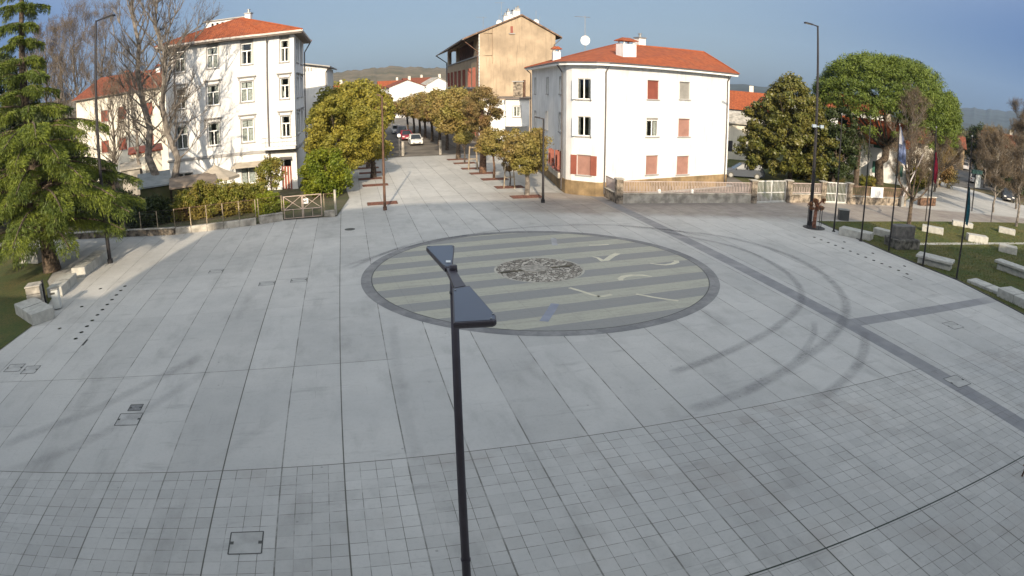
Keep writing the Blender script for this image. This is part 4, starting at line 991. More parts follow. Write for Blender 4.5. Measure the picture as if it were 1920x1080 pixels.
def bare_tree(base, H, label, r0=.3, levels=6, spread=.55, seed=1, first=.3, up=.22, barkm='bark_pale', group='leafless trees', twigs=10, lean=(0, 0), split=(3, 4), lenf=.72, tw=.5, name='bare_tree', twm='twig', width=None, low=.2, nb=None):
    """leader trunk with rising side branches, each forking down to fine twigs"""
    o = thing(name, label, 'tree', tuple(base), group=group); rnd = random.Random(seed)
    q = MB(); tips = []; base = Vector(base); width = width or H*.28; nb = nb or 26
    pts = [base-V(0, 0, .1)]; n = 9
    for i in range(1, n+1):
        u = i/n; pts.append(base+V(lean[0]*H*u+rnd.gauss(0, .012)*H, lean[1]*H*u+rnd.gauss(0, .01)*H, H*u*.96))
    def rad(u): return r0*(1.15-.25*min(1, u*8))*(1-u)**.8+.02
    q.tube(pts, [rad(i/n) for i in range(n+1)], 10)
    def at(u): f = u*n; i = min(n-1, int(f)); return pts[i].lerp(pts[i+1], f-i)
    def fork(p, d, L, r, lv):
        k = 3; ps = [p]; dd = d.copy()
        for i in range(k): dd = (dd+V(rnd.gauss(0, .13), rnd.gauss(0, .13), .10+rnd.gauss(0, .06))).normalized(); ps.append(ps[-1]+dd*L/k)
        q.tube(ps, [max(.007, r*(1-.25*i)) for i in range(k+1)], 5 if lv < 2 else 3, cap=False)
        if lv >= 2: tips.extend([(ps[1], dd), (ps[2], dd), (ps[3], dd)])
        if lv >= 3: return
        for j in range(rnd.randint(3, 4)):
            pp = ps[rnd.choice((1, 2, 2, 3, 3))]; sp = rnd.uniform(.35, .75); ax = Matrix.Rotation(rnd.uniform(0, 2*pi), 3, dd) @ dd.orthogonal().normalized()
            fork(pp, (dd*cos(sp)+ax*sin(sp)+V(0, 0, .15)).normalized(), L*rnd.uniform(.45, .66), r*.55, lv+1)
    for j in range(nb):
        u = low+(1-low)*((j+rnd.random())/nb)*.93; a = j*2.4+rnd.uniform(-.5, .5); el = .25+.9*u+rnd.uniform(-.15, .25)
        v = (u-low)/(1-low); L = width*(.55+.9*v)*(1.15-v)**.6*rnd.uniform(.75, 1.15)*.8
        fork(at(u), V(cos(a)*cos(el), sin(a)*cos(el), sin(el)), L, min(rad(u)*.6, .03+L*.022), 0)
    q.build('trunk', M[barkm], o)
    if twigs and tips:
        P = np.repeat(np.array([tuple(t_[0]) for t_ in tips]), twigs, 0); D = np.repeat(np.array([tuple(t_[1]) for t_ in tips]), twigs, 0)
        U = D+RNG.normal(size=P.shape)*.5+np.array([0, 0, .2]); U /= np.linalg.norm(U, axis=1)[:, None]
        cloud_mesh('crown', P+U*tw*.5, RNG.normal(size=P.shape), tw, .03, M[twm], o, U=U)
    return o
def clumps(profile, base, H, R, n, flat=1., seed=0, inner=.35, lump=.18):
    """clump centres inside a crown whose outline is profile [(height fraction, radius fraction)]"""
    g = np.random.default_rng(seed); z = g.random(n*3); hz, hr = zip(*profile)
    r = np.interp(z, hz, hr); keep = g.random(n*3) < (r+.12)/1.12; z = z[keep][:n]; r = r[keep][:n]
    a = g.random(len(z))*2*pi; rr = r*np.sqrt(inner+(1-inner)*g.random(len(z)))
    mod = 1+lump*np.sin(a*3+z*5+seed)+lump*.6*np.sin(a*5-z*9+seed*2.)
    return np.stack([base[0]+R*rr*mod*np.cos(a), base[1]+R*rr*mod*np.sin(a)*flat, base[2]+H*z], 1)
def foliage(C, rc, per, seed=0, squash=.75):
    g = np.random.default_rng(seed+5); n = len(C)
    d = g.normal(size=(n*per, 3)); d /= np.linalg.norm(d, axis=1)[:, None]
    rad = rc*g.uniform(.65, 1.3, n).repeat(per)*(g.random(n*per)**.4)
    return np.repeat(C, per, 0)+d*rad[:, None]*np.array([1, 1, squash]), d+g.normal(size=d.shape)*.5
def leafy(base, z0, H, R, label, lm, n=60, per=160, rc=.8, leaf=.22, profile=((0, .35), (.25, .9), (.55, 1), (.85, .65), (1, .15)), seed=1, trunk_r=.16, flat=1., name='tree', group=None, trunk_m='bark', cat='tree', center=None, squash=.75, inner=.35, limbsn=True, asp=.6, lump=.18):
    base = Vector(base); o = thing(name, label, cat, tuple(base), group=group)
    c = Vector(center) if center is not None else base
    q = MB(); tips = []
    top = V(c.x, c.y, z0+H*.45)
    if trunk_r:
        q.tube([base-V(0, 0, .05), base.lerp(top, .3)+V(.05, 0, 0), base.lerp(top, .65)-V(.05, .03, 0), top], [trunk_r*1.25, trunk_r, trunk_r*.8, trunk_r*.4], 9)
        rnd = random.Random(seed)
        for i in range(9 if limbsn else 0):
            f = rnd.uniform(.45, .95); p = base.lerp(top, f); a = rnd.uniform(0, 2*pi); e_ = V(c.x+cos(a)*R*.7, c.y+sin(a)*R*.7*flat, z0+H*rnd.uniform(.3, .8))
            q.tube([p, p.lerp(e_, .5)+V(0, 0, -.15), e_], [trunk_r*.45, trunk_r*.28, .02], 5)
        q.build('trunk', M[trunk_m], o)
    C = clumps(profile, (c.x, c.y, z0), H, R, n, flat, seed, inner, lump); P, N = foliage(C, rc, per, seed, squash)
    P = P[P[:, 2] > base.z+.02]; N = N[:len(P)]
    cloud_mesh('crown', P, N, leaf, asp, M[lm], o)
    return o
# ---- cedar on the left
def cedar():
    base = G(98, 508); H = 21.; D = hypot(base.x, base.y)
    dx = AT(6, 80, D).x-base.x; C_ = lambda z: base+V(dx*min(1.15, z/12.5)**1.2, .4*z/13, z)
    o = thing('cedar_tree', 'big dark green cedar with drooping tiers filling the left edge', 'tree', tuple(base))
    q = MB(); q.tube([C_(-.1+.1), C_(1.2), C_(4), C_(8), C_(12), C_(16), C_(H)], [.66, .50, .42, .33, .24, .16, .05], 12)
    rnd = random.Random(5); P = []; U = []; z = 2.5; k = 0
    while z < H-.3:
        R = float(np.interp(z, (2, 3.2, 5, 6, 9.3, 10.4, 11.5, 14, 21), (5.2, 6.8, 6.9, 5.6, 5.3, 3.4, 2.9, 2.6, .9)))
        nb = 10 if z < 10 else 6
        for j in range(nb):
            a = 2*pi*(j+rnd.random()*.5)/nb+k*1.1; L = R*rnd.uniform(.55, 1.12)
            d = V(cos(a), sin(a), 0); s = V(-sin(a), cos(a), 0); pts = []; z0 = z+rnd.gauss(0, .12)
            for i in range(7):
                u = i/6; pts.append(C_(z0)+d*L*u+V(0, 0, .7*sin(u*2.2)*L*.16-L*.12*u*u*1.6)+s*sin(u*3)*.12)
            q.tube(pts, [.10*(1-.85*i/6)*(L/6)+.012 for i in range(7)], 5, cap=False)
            for _ in range(int(330*L)):
                u = .18+.82*rnd.random()**.7; i = min(5, int(u*6)); w = u*6-i; p = pts[i].lerp(pts[i+1], w)
                half = L*.34*(1-u*.80)*(.35+u*.9)+.12; off = rnd.uniform(-1, 1)
                hang = rnd.random()**2.4*.62*(1 if u > .4 else .5)
                P.append(tuple(p+s*off*half+V(0, 0, -abs(off)*.22*half-hang*.8+rnd.gauss(0, .03)))); U.append(tuple(d*.5+s*off*.7+V(rnd.gauss(0, .25), rnd.gauss(0, .25), -.2-hang*3.2)))
        z += rnd.uniform(.95, 1.35)*(1. if z < 10 else .95); k += 1
    q.build('trunk', M['bark'], o)
    P = np.array(P); U = np.array(U)
    cloud_mesh('crown', P, RNG.normal(size=P.shape)+np.array([0, 0, .5]), .27, .17, M['leaf_cedar'], o, U=U)
cedar()
# ---- umbrella pine
def umbrella_pine():
    base = G(1648, 346); D = hypot(base.x, base.y)*1.0
    c = AT(1668, 190, D); R = (AT(1812, 200, D)-AT(1524, 190, D)).length/2; ztop = height_at(base, 1650, 94); zrim = height_at(base, 1600, 210)
    pass
    o = thing('umbrella_pine', 'huge umbrella pine with dense rounded green crown right of the white house', 'tree', tuple(base))
    q = MB(); fork = V(base.x*.6+c.x*.4+.5, base.y, zrim-2.8)
    q.tube([base-V(0, 0, .2), base+V(-.2, 0, 2.5), base.lerp(fork, .6)+V(.15, 0, 0), fork], [.62, .52, .46, .42], 12)
    rnd = random.Random(3)
    for i in range(16):
        a = 2*pi*i/16+rnd.uniform(-.2, .2); rr = R*rnd.uniform(.5, .85); e_ = V(c.x+cos(a)*rr, base.y+sin(a)*rr, zrim+.5+rnd.uniform(0, 1)); m_ = fork.lerp(e_, .5)+V(0, 0, -.5)
        q.tube([fork-V(0, 0, rnd.uniform(0, 1.2)), m_, e_], [.2, .13, .05], 6)
        for j in range(4):
            f = e_+V(rnd.gauss(0, 1.5), rnd.gauss(0, 1.5), rnd.uniform(.6, 1.6)); q.tube([m_.lerp(e_, .3+.17*j), f], [.06, .02], 4)
    q.build('trunk', M['bark'], o)
    g = np.random.default_rng(4); n = 1000
    a = g.random(n)*2*pi; r = np.sqrt(g.random(n)); r = np.where(g.random(n) < .35, .9+.1*g.random(n), r)
    mod = 1.02+.03*np.sin(a*3+1)+.012*np.sin(a*7)
    hgt = (ztop-zrim)
    z = zrim+hgt*np.sqrt(np.clip(1-r**3., 0, 1))*(.97+.025*np.sin(a*4+r*6))-1.05+.4-g.random(n)**2*2.2*(r < .85)
    z = np.where(g.random(n) < .35, z-g.random(n)*(hgt*.4)*(r > .5), z)
    C = np.stack([c.x+R*.93*r*mod*np.cos(a), base.y+R*.93*r*mod*np.sin(a), z], 1)
    P, N = foliage(C, .85, 120, 3, .7)
    cloud_mesh('crown', P, N, .30, .3, M['leaf_pine'], o)
umbrella_pine()
# ---- evergreen magnolia and other trees by the right house
b = G(1481, 338)
zt = height_at(b, 1455, 132)
leafy(b, .9, zt-1.2, (AT(1572, 250, b.length)-AT(1378, 250, b.length)).length/2*.95, 'broad conical evergreen magnolia behind the railings beside the white house', 'leaf_magnolia', n=330, per=140, rc=.72, leaf=.30, profile=((0, .75), (.15, .98), (.4, .95), (.65, .72), (.85, .36), (1, .04)), seed=3, trunk_r=.2, name='magnolia_tree', center=(b.x-.3, b.y, 0), inner=.25, lump=.1)
b = G(1560, 350); leafy(b, 1.0, height_at(b, 1572, 200)-1.2, 2.0, 'dark ivy-like evergreen column right of the magnolia', 'leaf_dark', n=110, per=110, rc=.6, leaf=.26, profile=((0, .7), (.5, .9), (.8, 1), (1, .5)), seed=8, trunk_r=.2, name='evergreen_tree', center=(b.x+1.2, b.y+1, 0))
b = G(1604, 352); zt = height_at(b, 1604, 235)
# palm with a skirt of dead fronds
def palm(base, H, label):
    o = thing('palm_tree', label, 'tree', tuple(base)); q = MB(); q.tube([base, base+V(0, 0, H*.4), base+V(.1, 0, H)], [.34, .3, .27], 10); q.build('trunk', M['bark'], o)
    P = []; U = []
    rnd = random.Random(4); top = base+V(.1, 0, H)
    q = MB()
    for i in range(34):
        a = rnd.uniform(0, 2*pi); el = rnd.uniform(-1.2, 1.1); L = 2.1
        d = V(cos(a)*cos(el), sin(a)*cos(el), sin(el)); pts = [top+d*L*u+V(0, 0, -1.1*u*u) for u in (0, .33, .66, 1)]
        q.tube(pts, [.03, .02, .015, .01], 4, cap=False)
        for u in np.linspace(.25, 1, 16):
            p = top+d*L*u+V(0, 0, -1.1*u*u); s = V(-sin(a), cos(a), 0)
            for sg in (-1, 1): P.append(tuple(p+s*sg*.2)); U.append(tuple(s*sg+d*.6+V(0, 0, -.5)))
    q.build('frond_stems', M['bark_pale'], o)
    cloud_mesh('fronds', P, RNG.normal(size=(len(P), 3)), .55, .12, M['leaf_dark'], o, U=np.array(U))
palm(b, zt-.5, 'palm with drooping fronds in the garden between dark trees')
# ---- trees of the left garden
b = G(640, 352); zt = height_at(b, 640, 172)
leafy(b, 1.9, zt-2.2, (AT(706, 250, b.length)-AT(566, 250, b.length)).length/2*.9, 'tall yellow-green evergreen at the corner beside the tall white building', 'leaf_yellow', n=260, per=210, rc=.6, leaf=.19, profile=((0, .7), (.25, 1), (.55, .98), (.8, .7), (1, .3)), seed=5, trunk_r=.2, name='evergreen_tree', lump=.2)
b = G(611, 368); leafy(b, .35, height_at(b, 606, 280)-.6, 1.75, 'bright yellow-green bush by the garden gate', 'leaf_bright', n=130, per=130, rc=.55, leaf=.2, profile=((0, .8), (.3, 1), (.7, .9), (1, .45)), seed=6, trunk_r=.09, name='bush', cat='shrub')
b = G(511, 384); leafy(b, 1.4, height_at(b, 510, 292)-1.6, 1.05, 'small round-topped shrub tree before the corner door', 'leaf_hedge', n=42, per=90, rc=.4, leaf=.17, seed=9, trunk_r=.06, name='small_tree')
b = G(505, 402); leafy(b, .05, height_at(b, 505, 366), 1.05, 'bright green bush leaning over the fence left of the gate', 'leaf_bright', n=60, per=110, rc=.35, leaf=.15, profile=((0, .9), (.5, 1), (1, .6)), seed=12, trunk_r=.05, name='bush', cat='shrub')
hp = [(352, 412, 1.2, 1.9, 1), (385, 406, 1.4, 2.6, 2), (420, 404, 1.4, 2.3, 3), (455, 400, 1.3, 2.1, 4), (482, 394, 1.2, 1.9, 5)]
hl_ = ['lowest hedge bush, leftmost behind the mesh fence', 'tall hedge bush second from the left behind the mesh fence', 'middle hedge bush behind the mesh fence', 'hedge bush second from the gate behind the mesh fence', 'hedge bush nearest to the garden gate']
for (px, py, R, h, sd_), lab in zip(hp, hl_):
    b = G(px, py); leafy(b, .05, h, R, lab, 'leaf_hedge', n=60, per=100, rc=.45, leaf=.17, profile=((0, .9), (.5, 1), (1, .5)), seed=20+sd_, trunk_r=.05, name='hedge_bush', group='hedge bushes behind the mesh fence', cat='shrub')
# dark mass of evergreens in the shaded garden behind the cedar
for i, (px, py, R, pt, lab) in enumerate(((40, 415, 3.2, 250, 'dark laurel under the cedar at the left edge'), (140, 410, 3., 320, 'dark laurel just right of the cedar trunk'), (215, 416, 2.3, 352, 'low dark laurel behind the left lamp post'), (285, 418, 2., 372, 'low dark laurel in the fenced garden shade'))):
    b = G(px, py); leafy(b, .1, max(1.4, height_at(b, px, pt)-.3), R, lab, 'leaf_dark', n=70, per=90, rc=.6, leaf=.24, profile=((0, .95), (.5, 1), (1, .5)), seed=40+i, trunk_r=.1, name='laurel', cat='shrub')
for i, (px, py, R, pt, lab) in enumerate(((25, 425, 3.6, 95, 'tall dark evergreen behind the top of the cedar'), (105, 420, 3.2, 205, 'dark evergreen behind the middle tiers of the cedar'), (-30, 440, 4., 150, 'dark evergreen cut by the left picture edge behind the cedar'))):
    b = G(px, py); leafy(b, .6, height_at(b, px, pt)-.8, R, lab, 'leaf_dark', n=190, per=110, rc=.8, leaf=.3, profile=((0, .8), (.4, 1), (.75, .75), (1, .15)), seed=60+i, trunk_r=.2, name='evergreen_tree')
# bare trees
b = G(303, 399); H = height_at(b, 245, 0)+4
bare_tree(b, H, 'tall leafless tree leaning left before the long red-roofed house', r0=.42, seed=21, lean=(-.12, 0), tw=.5, twigs=1, width=5.2, nb=30, low=.22)
b = G(327, 401); bare_tree(b, height_at(b, 320, 0)+3., 'tall straight leafless tree before the left end of the tall building', r0=.36, seed=22, lean=(-.03, 0), tw=.5, twigs=1, width=5.8, nb=32, barkm='bark_pale', low=.2)
b = G(222, 385); bare_tree(b, height_at(b, 215, 175), 'low forked leafless tree left of the tall leaning one', r0=.26, seed=23, tw=.45, twigs=2, width=4.4, nb=22, low=.25)
b = G(262, 380); bare_tree(b, height_at(b, 262, 120), 'slim leafless tree between the low forked one and the tall leaning one', r0=.2, seed=24, tw=.45, twigs=1, width=4.2, nb=18, low=.3)
for i, (px, py, pt, w_, lab) in enumerate(((150, 330, 48, 8, 'distant leafless tree above the cedar branch'), (95, 335, 50, 6, 'distant leafless tree nearest the cedar top'), (205, 325, 40, 6, 'distant leafless tree behind the left lamp post'), (60, 340, 110, 5, 'low distant leafless tree behind the cedar'), (125, 330, 66, 7, 'distant leafless tree with the broadest crown'))):
    b = G(px, py); bare_tree(b, height_at(b, px, pt), lab, r0=.4, seed=31+i, tw=.9, twigs=2, width=w_, nb=26)
b = G(1704, 421); 
def pollard(base, H, label):
    o = thing('pollarded_tree', label, 'tree', tuple(base), group=None); q = MB(); tips = []
    q.tube([base, base+V(0, 0, 1.0), base+V(.03, 0, 2.2)], [.2, .16, .17], 10)
    rnd = random.Random(9)
    for a, el, L in ((0.1, .35, 2.0), (3.0, .6, 1.9), (1.4, 1.0, 2.2), (-1.7, .9, 1.9), (2.4, 1.2, 2.3), (.7, 1.25, 2.6)):
        p0 = base+V(0, 0, rnd.uniform(1.5, 2.2)); d = V(cos(a)*cos(el), sin(a)*cos(el), sin(el)); p1 = p0+d*L*.5; p2 = p1+(d+V(0, 0, .45)).normalized()*L*.5
        q.tube([p0, p1, p2], [.11, .08, .06], 6, cap=False)
        for j in range(7):
            dd = (d*.5+V(rnd.gauss(0, .4), rnd.gauss(0, .4), 1)).normalized(); m_ = p2+dd*1.1; e_ = m_+(dd+V(rnd.gauss(0, .2), rnd.gauss(0, .2), .3)).normalized()*rnd.uniform(.8, 1.6)
            q.tube([p2 if j % 2 else p1.lerp(p2, .7), m_, e_], [.03, .02, .008], 4, cap=False); tips += [(m_, dd), (e_, dd), (p2.lerp(m_, .5), dd)]
    q.build('trunk', M['bark'], o)
    P = np.repeat(np.array([tuple(t_[0]) for t_ in tips]), 26, 0); D = np.repeat(np.array([tuple(t_[1]) for t_ in tips]), 26, 0); U = D+RNG.normal(size=P.shape)*.35; U /= np.linalg.norm(U, axis=1)[:, None]
    cloud_mesh('crown', P+U*.4, RNG.normal(size=P.shape), .8, .018, M['twig'], o, U=U)
pollard(b, 6, 'pollarded leafless tree at the lawn edge among the flagpoles')
for i, (px, py, pt, R, lab) in enumerate(((1700, 372, 192, 3.3, 'brown twiggy tree behind the pollarded one before the pine'), (1752, 360, 235, 2.6, 'brown twiggy tree right of the red flag'))):
    b = G(px, py); bare_tree(b, height_at(b, px, pt), lab, r0=.14, seed=51+i, tw=.6, twigs=2, width=R, nb=24, low=.25, group='brown twiggy trees on the right')
rt = [(1862, 398, 250, 'slim leafless tree on the right lawn edge'), (1905, 425, 205, 'leafless tree at the right picture edge'), (1885, 360, 285, 'dense leafless tree behind the parked car on the right'), (1838, 330, 262, 'leafless tree beside the far right road'), (1915, 345, 225, 'tall leafless tree beyond the right road'), (1868, 325, 290, 'small leafless tree before the red-roofed house'), (1790, 318, 262, 'leafless tree left of the far right road')]
for i, (px, py, pt, lab) in enumerate(rt):
    b = G(px, py); bare_tree(b, height_at(b, px, pt)*.95, lab, r0=.13, seed=61+i, tw=.6, twigs=3, nb=22, group='leafless trees along the right road')
# ---- trees along the street
pitsR = [(987, 369), (955, 351), (927, 336), (904, 325), (887, 316), (871, 306), (858, 299)]
pitsL = [(722, 381), (708, 347), (698, 335), (698, 324), (694, 315), (690, 307)]
wds = ['nearest', 'second', 'third', 'fourth', 'fifth', 'sixth', 'seventh']
def pit(c, w, h, label):
    o = thing('tree_pit', label, 'tree pit', (c.x, c.y, 0), rz=-PSI, group='mulched tree pits along the street')
    q = MB(); ax, ay = sn*w/2, sd*h/2; q.quad(c-ax-ay+V(0, 0, .02), c+ax-ay+V(0, 0, .02), c+ax+ay+V(0, 0, .02), c-ax+ay+V(0, 0, .02)); q.build('mulch', M['mulch'], o)
    q = MB()
    for a, b_ in ((-ax-ay, ax-ay), (ax-ay, ax+ay), (ax+ay, -ax+ay), (-ax+ay, -ax-ay)): q.tube([c+a+V(0, 0, .015), c+b_+V(0, 0, .015)], .03, 4)
    q.build('steel_edge', M['rust_metal'], o)
for i, p in enumerate(pitsR): pit(G(*p), 2.3, 1.25, wds[i]+' tree pit in the row on the right of the street')
for i, p in enumerate(pitsL): pit(G(*p)+sn*-.2, 2.2, 1.2, wds[i]+' tree pit in the row on the left of the street')
def stree(px, py, pt, R, z0, label, lm, seed, n=55, per=170, rc=.5, leaf=.17, tr=.12, tm='bark', **k):
    b = G(px, py); H = height_at(b, px, pt)-z0
    return leafy(b, z0, H, R, label, lm, n=n, per=per, rc=rc, leaf=leaf, seed=seed, trunk_r=tr, trunk_m=tm, name='street_tree', group='trees lining the street', **k)
stree(988, 366, 243, 1.75, 1.9, 'nearest street tree on the right with pale brown trunk and round green crown', 'leaf_street', 71, n=80, tr=.17, tm='bark_pale', profile=((0, .5), (.3, 1), (.7, .95), (1, .4)))
stree(956, 350, 262, .85, 1.4, 'slender young tree inside wooden stakes, second on the right of the street', 'leaf_rust', 72, n=34, per=90, tr=.05, rc=.35, leaf=.15)
stree(926, 335, 243, 1.5, 2.3, 'thin red-trunked street tree third on the right', 'leaf_street', 73, n=60, tr=.1, tm='bark_red')
stree(905, 324, 165, 1.8, 4.3, 'tall russet street tree with thick ivy trunk, fourth on the right', 'leaf_rust', 74, n=80, tr=.3, tm='bark_red')
stree(871, 306, 250, 1., 2.4, 'thin double-stemmed street tree, sixth on the right', 'leaf_street', 76, n=26, tr=.07)
stree(859, 298, 170, 3.0, 3.0, 'large dark-trunked street tree closing the right row before the road', 'leaf_street', 77, n=130, per=150, rc=.8, leaf=.26, tr=.24)
far = [(838, 281, 178, 2.6, 'leaf_rust'), (824, 272, 172, 2.6, 'leaf_street'), (810, 265, 176, 2.4, 'leaf_rust'), (797, 259, 176, 2.6, 'leaf_street'), (787, 254, 180, 2.4, 'leaf_rust'), (776, 249, 183, 3.0, 'leaf_street'), (764, 246, 186, 2.6, 'leaf_rust')]
fl = ['first', 'second', 'third', 'fourth', 'fifth', 'sixth', 'seventh']
for i, (px, py, pt, R, lm) in enumerate(far): stree(px, py, pt, R, 3.2, fl[i]+' tree past the paving edge on the right side of the street', lm, 80+i, n=70, per=90, rc=.9, leaf=.34, tr=.2)
lf = [(700, 333, 262, 1.3, 2.0, 'leaf_yellow', 'ivy-trunked'), (690, 315, 205, 1.7, 2.4, 'leaf_yellow', 'yellow-crowned'), (697, 300, 192, 1.8, 2.6, 'leaf_rust', 'russet'), (699, 285, 182, 2., 2.6, 'leaf_yellow', 'pale yellow'), (704, 270, 172, 2.4, 2.8, 'leaf_yellow', 'broad yellow-green'), (712, 259, 176, 2.4, 2.6, 'leaf_rust', 'brown-orange'), (720, 251, 180, 2.4, 2.6, 'leaf_yellow', 'hazy yellow')]
for i, (px, py, pt, R, z0, lm, w) in enumerate(lf):
    stree(px, py, pt, R, z0, w+' tree, '+fl[i]+' in the row on the left of the street', lm, 90+i, n=80, per=100, rc=.75, leaf=.26 if i < 3 else .36, tr=.2 if i else .26)
for i, (px, py, pt, R, lab) in enumerate(((655, 300, 158, 4.2, 'big hazy yellow-green tree rising behind the corner evergreen'), (680, 275, 152, 4., 'hazy ochre tree behind the left street row'))):
    b = G(px, py); leafy(b, 2.5, height_at(b, px, pt)-2.8, R, lab, 'leaf_yellow', n=150, per=90, rc=1.1, leaf=.4, seed=100+i, trunk_r=.25, name='background_tree')
def stakes(c, H, R, label):
    o = thing('tree_stakes', label, 'tree stakes', tuple(c), group='wooden tree stakes')
    for i in range(4):
        a = pi/4+i*pi/2; q = MB(); q.tube([c+V(cos(a)*R, sin(a)*R, 0), c+V(cos(a)*R*.72, sin(a)*R*.72, H)], .05, 6); q.build('stake', M['wood'], o)
    for z in (.45, .95):
        q = MB(); rr = R*(1-.28*z); pts = [c+V(cos(pi/4+i*pi/2)*rr, sin(pi/4+i*pi/2)*rr, H*z) for i in range(5)]
        for i in range(4): q.tube([pts[i], pts[i+1]], .03, 4)
        q.build('cross_slat', M['wood'], o)
stakes(G(955, 352), 2.0, .62, 'wooden stakes round the second pit on the right of the street')
stakes(G(887, 317), 2.3, .62, 'wooden stakes round the fifth pit on the right of the street')
# ---- wooded hills and far trees
def hill(name, pts_px, dist, depth, m, seed):
    """a long ridge whose crest is surveyed; it slopes down towards the viewer and away"""
    rnd = random.Random(seed); crest = []
    for i in range(len(pts_px)-1):
        for k in range(24):
            u = k/24; px = pts_px[i][0]*(1-u)+pts_px[i+1][0]*u; py = pts_px[i][1]*(1-u)+pts_px[i+1][1]*u
            p = AT(px, py, dist); kk = len(crest); crest.append(p+V(0, 0, (sin(kk*.9+seed)+sin(kk*.37)*1.3+rnd.uniform(-.6, .6))*dist*.0006))
    q = MB(); rings = []
    for f, h in ((-1, -.02), (-.75, .22), (-.5, .5), (-.25, .82), (0, 1.), (.4, .7), (1, -.02)):
        ring = []
        for p in crest:
            d = Vector((p.x, p.y, 0)).normalized(); jj = sin(p.x*.013+f*5)*dist*.0015 if f and dist < 1000 else 0
            ring.append(Vector((p.x, p.y, 0))+d*depth*f+V(0, 0, max(-1, (p.z)*h+jj)))
        rings.append(ring)
    q.loft(rings, closed=False); o = q.build(name, m, smooth=True); return tag(o, kind='structure')
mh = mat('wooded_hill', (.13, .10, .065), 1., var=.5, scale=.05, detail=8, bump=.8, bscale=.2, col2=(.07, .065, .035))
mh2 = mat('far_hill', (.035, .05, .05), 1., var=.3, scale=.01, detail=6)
hill('near_hill', [(520, 150), (622, 136), (680, 130), (735, 124), (800, 127), (850, 128), (960, 132), (1100, 142)], 620., 260., mh, 1)
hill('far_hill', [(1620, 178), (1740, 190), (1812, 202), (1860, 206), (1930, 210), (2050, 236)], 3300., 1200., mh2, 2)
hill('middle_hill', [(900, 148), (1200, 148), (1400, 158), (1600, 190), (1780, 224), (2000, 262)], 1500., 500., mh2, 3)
hill('left_hill', [(-150, 240), (60, 196), (200, 178), (400, 158), (600, 146)], 900., 300., mh, 4)
# far-off woods: one mass of scattered crowns between town and hills
g = np.random.default_rng(77); C = []
for _ in range(1500):
    a = g.uniform(-1.15, 1.2); D = g.uniform(150, 520)
    x, y = sin(a)*D, cos(a)*D
    if abs(x-(-.25*(y-79)-11)) < 12 and y < 420: continue
    if -30 < x < 30 and y < 175: continue
    C.append((x, y, g.uniform(1.5, 5.)))
C = np.array(C); P, N = foliage(C, 3.4, 60, 9, .8); P[:, 2] = np.abs(P[:, 2])
tag(cloud_mesh('far_woods', P, N, 1.1, .7, leafmat('far_wood_leaves', (.10, .085, .04), (.07, .08, .03), (.045, .04, .02), nscale=.02), None), kind='stuff')
# ================= lamps
def fg_lamp():
    D = 8.5; b = AT(876, 1085, D); b.z = 0; t = AT(850, 507, D); zt = t.z
    b = Vector((t.x*.35+b.x*.65, t.y*.35+b.y*.65, 0)); top = V(t.x*.9+b.x*.1, t.y, zt)
    o = thing('street_lamp', 'near dark post with two flat trapezoid lamp heads in front of the striped disc', 'street lamp', tuple(b))
    q = MB(); q.tube([b, b.lerp(top, .5), top], [.078, .064, .052], 20); q.tube([top-V(0, 0, .02), top+V(0, 0, .07)], [.056, .05], 16); q.build('post', M['fg_metal'], o, smooth=True)
    for zz_, rr_ in ((zt-.32, .062), (1.1, .085)):
        q = MB(); pc = b.lerp(top, zz_/zt); q.tube([pc, pc+V(0, 0, .03)], rr_, 20); q.build('collar', M['fg_metal'], o)
    def head(pix, neck, th=.075):
        P = [G(x, y, zt+.02) for x, y in pix]; c = sum(P, Vector())/len(P)
        hd = MB(); rings = []
        for z, k in ((-th, .93), (-th*.6, 1.), (-.012, 1.), (0, .985)): rings.append([c+(p-c)*k+V(0, 0, z) for p in P])
        hd.loft(rings, True, True); h = hd.build('lamp_head', M['fg_metal'], o)
        q = MB(); q.add([c+(p-c)*.93+V(0, 0, .004) for p in P], [tuple(range(len(P)))]); q.build('top_panel', M['lamp_top'], h)
        for kk in range(len(P)):
            if kk % 2 == 0: q = MB(); pb = c+(P[kk]-c)*.86; q.cyl(pb+V(0, 0, .004), .012, .008, 8); q.build('bolt', M['grey_metal'], h)
        q = MB(); q.add([c+(p-c)*.7+V(0, 0, -th-.004) for p in reversed(P)], [tuple(range(len(P)))]); q.build('diffuser', M['white_paint'], h)
        return h
    far = [(834, 502), (799, 464), (800, 461), (850, 459), (852, 461), (848, 500)]
    near = [(848, 540), (880, 535), (930, 592), (931, 600), (926, 602), (850, 606)]
    h1 = head(far, None); head(near, None)
    q = MB(); a0 = [G(835, 500, zt), G(848, 498, zt), G(857, 512, zt), G(843, 516, zt)]; a1 = [G(843, 516, zt), G(857, 512, zt), G(873, 537, zt), G(852, 541, zt)]
    for A_ in (a0, a1): q.loft([[p+V(0, 0, -.07) for p in A_], [p+V(0, 0, .012) for p in A_]], True, True)
    q.build('arm', M['fg_metal'], o)
    q = MB(); p = [G(x, y, zt+.032) for x, y in ((836, 492), (845, 492), (845, 488), (836, 488))]; q.quad(*p); q.build('sticker', M['white_paint'], h1)
M['fg_metal'] = mat('anthracite_metal', (.066, .056, .07), .5, .2, var=.1, scale=3)
fg_lamp()
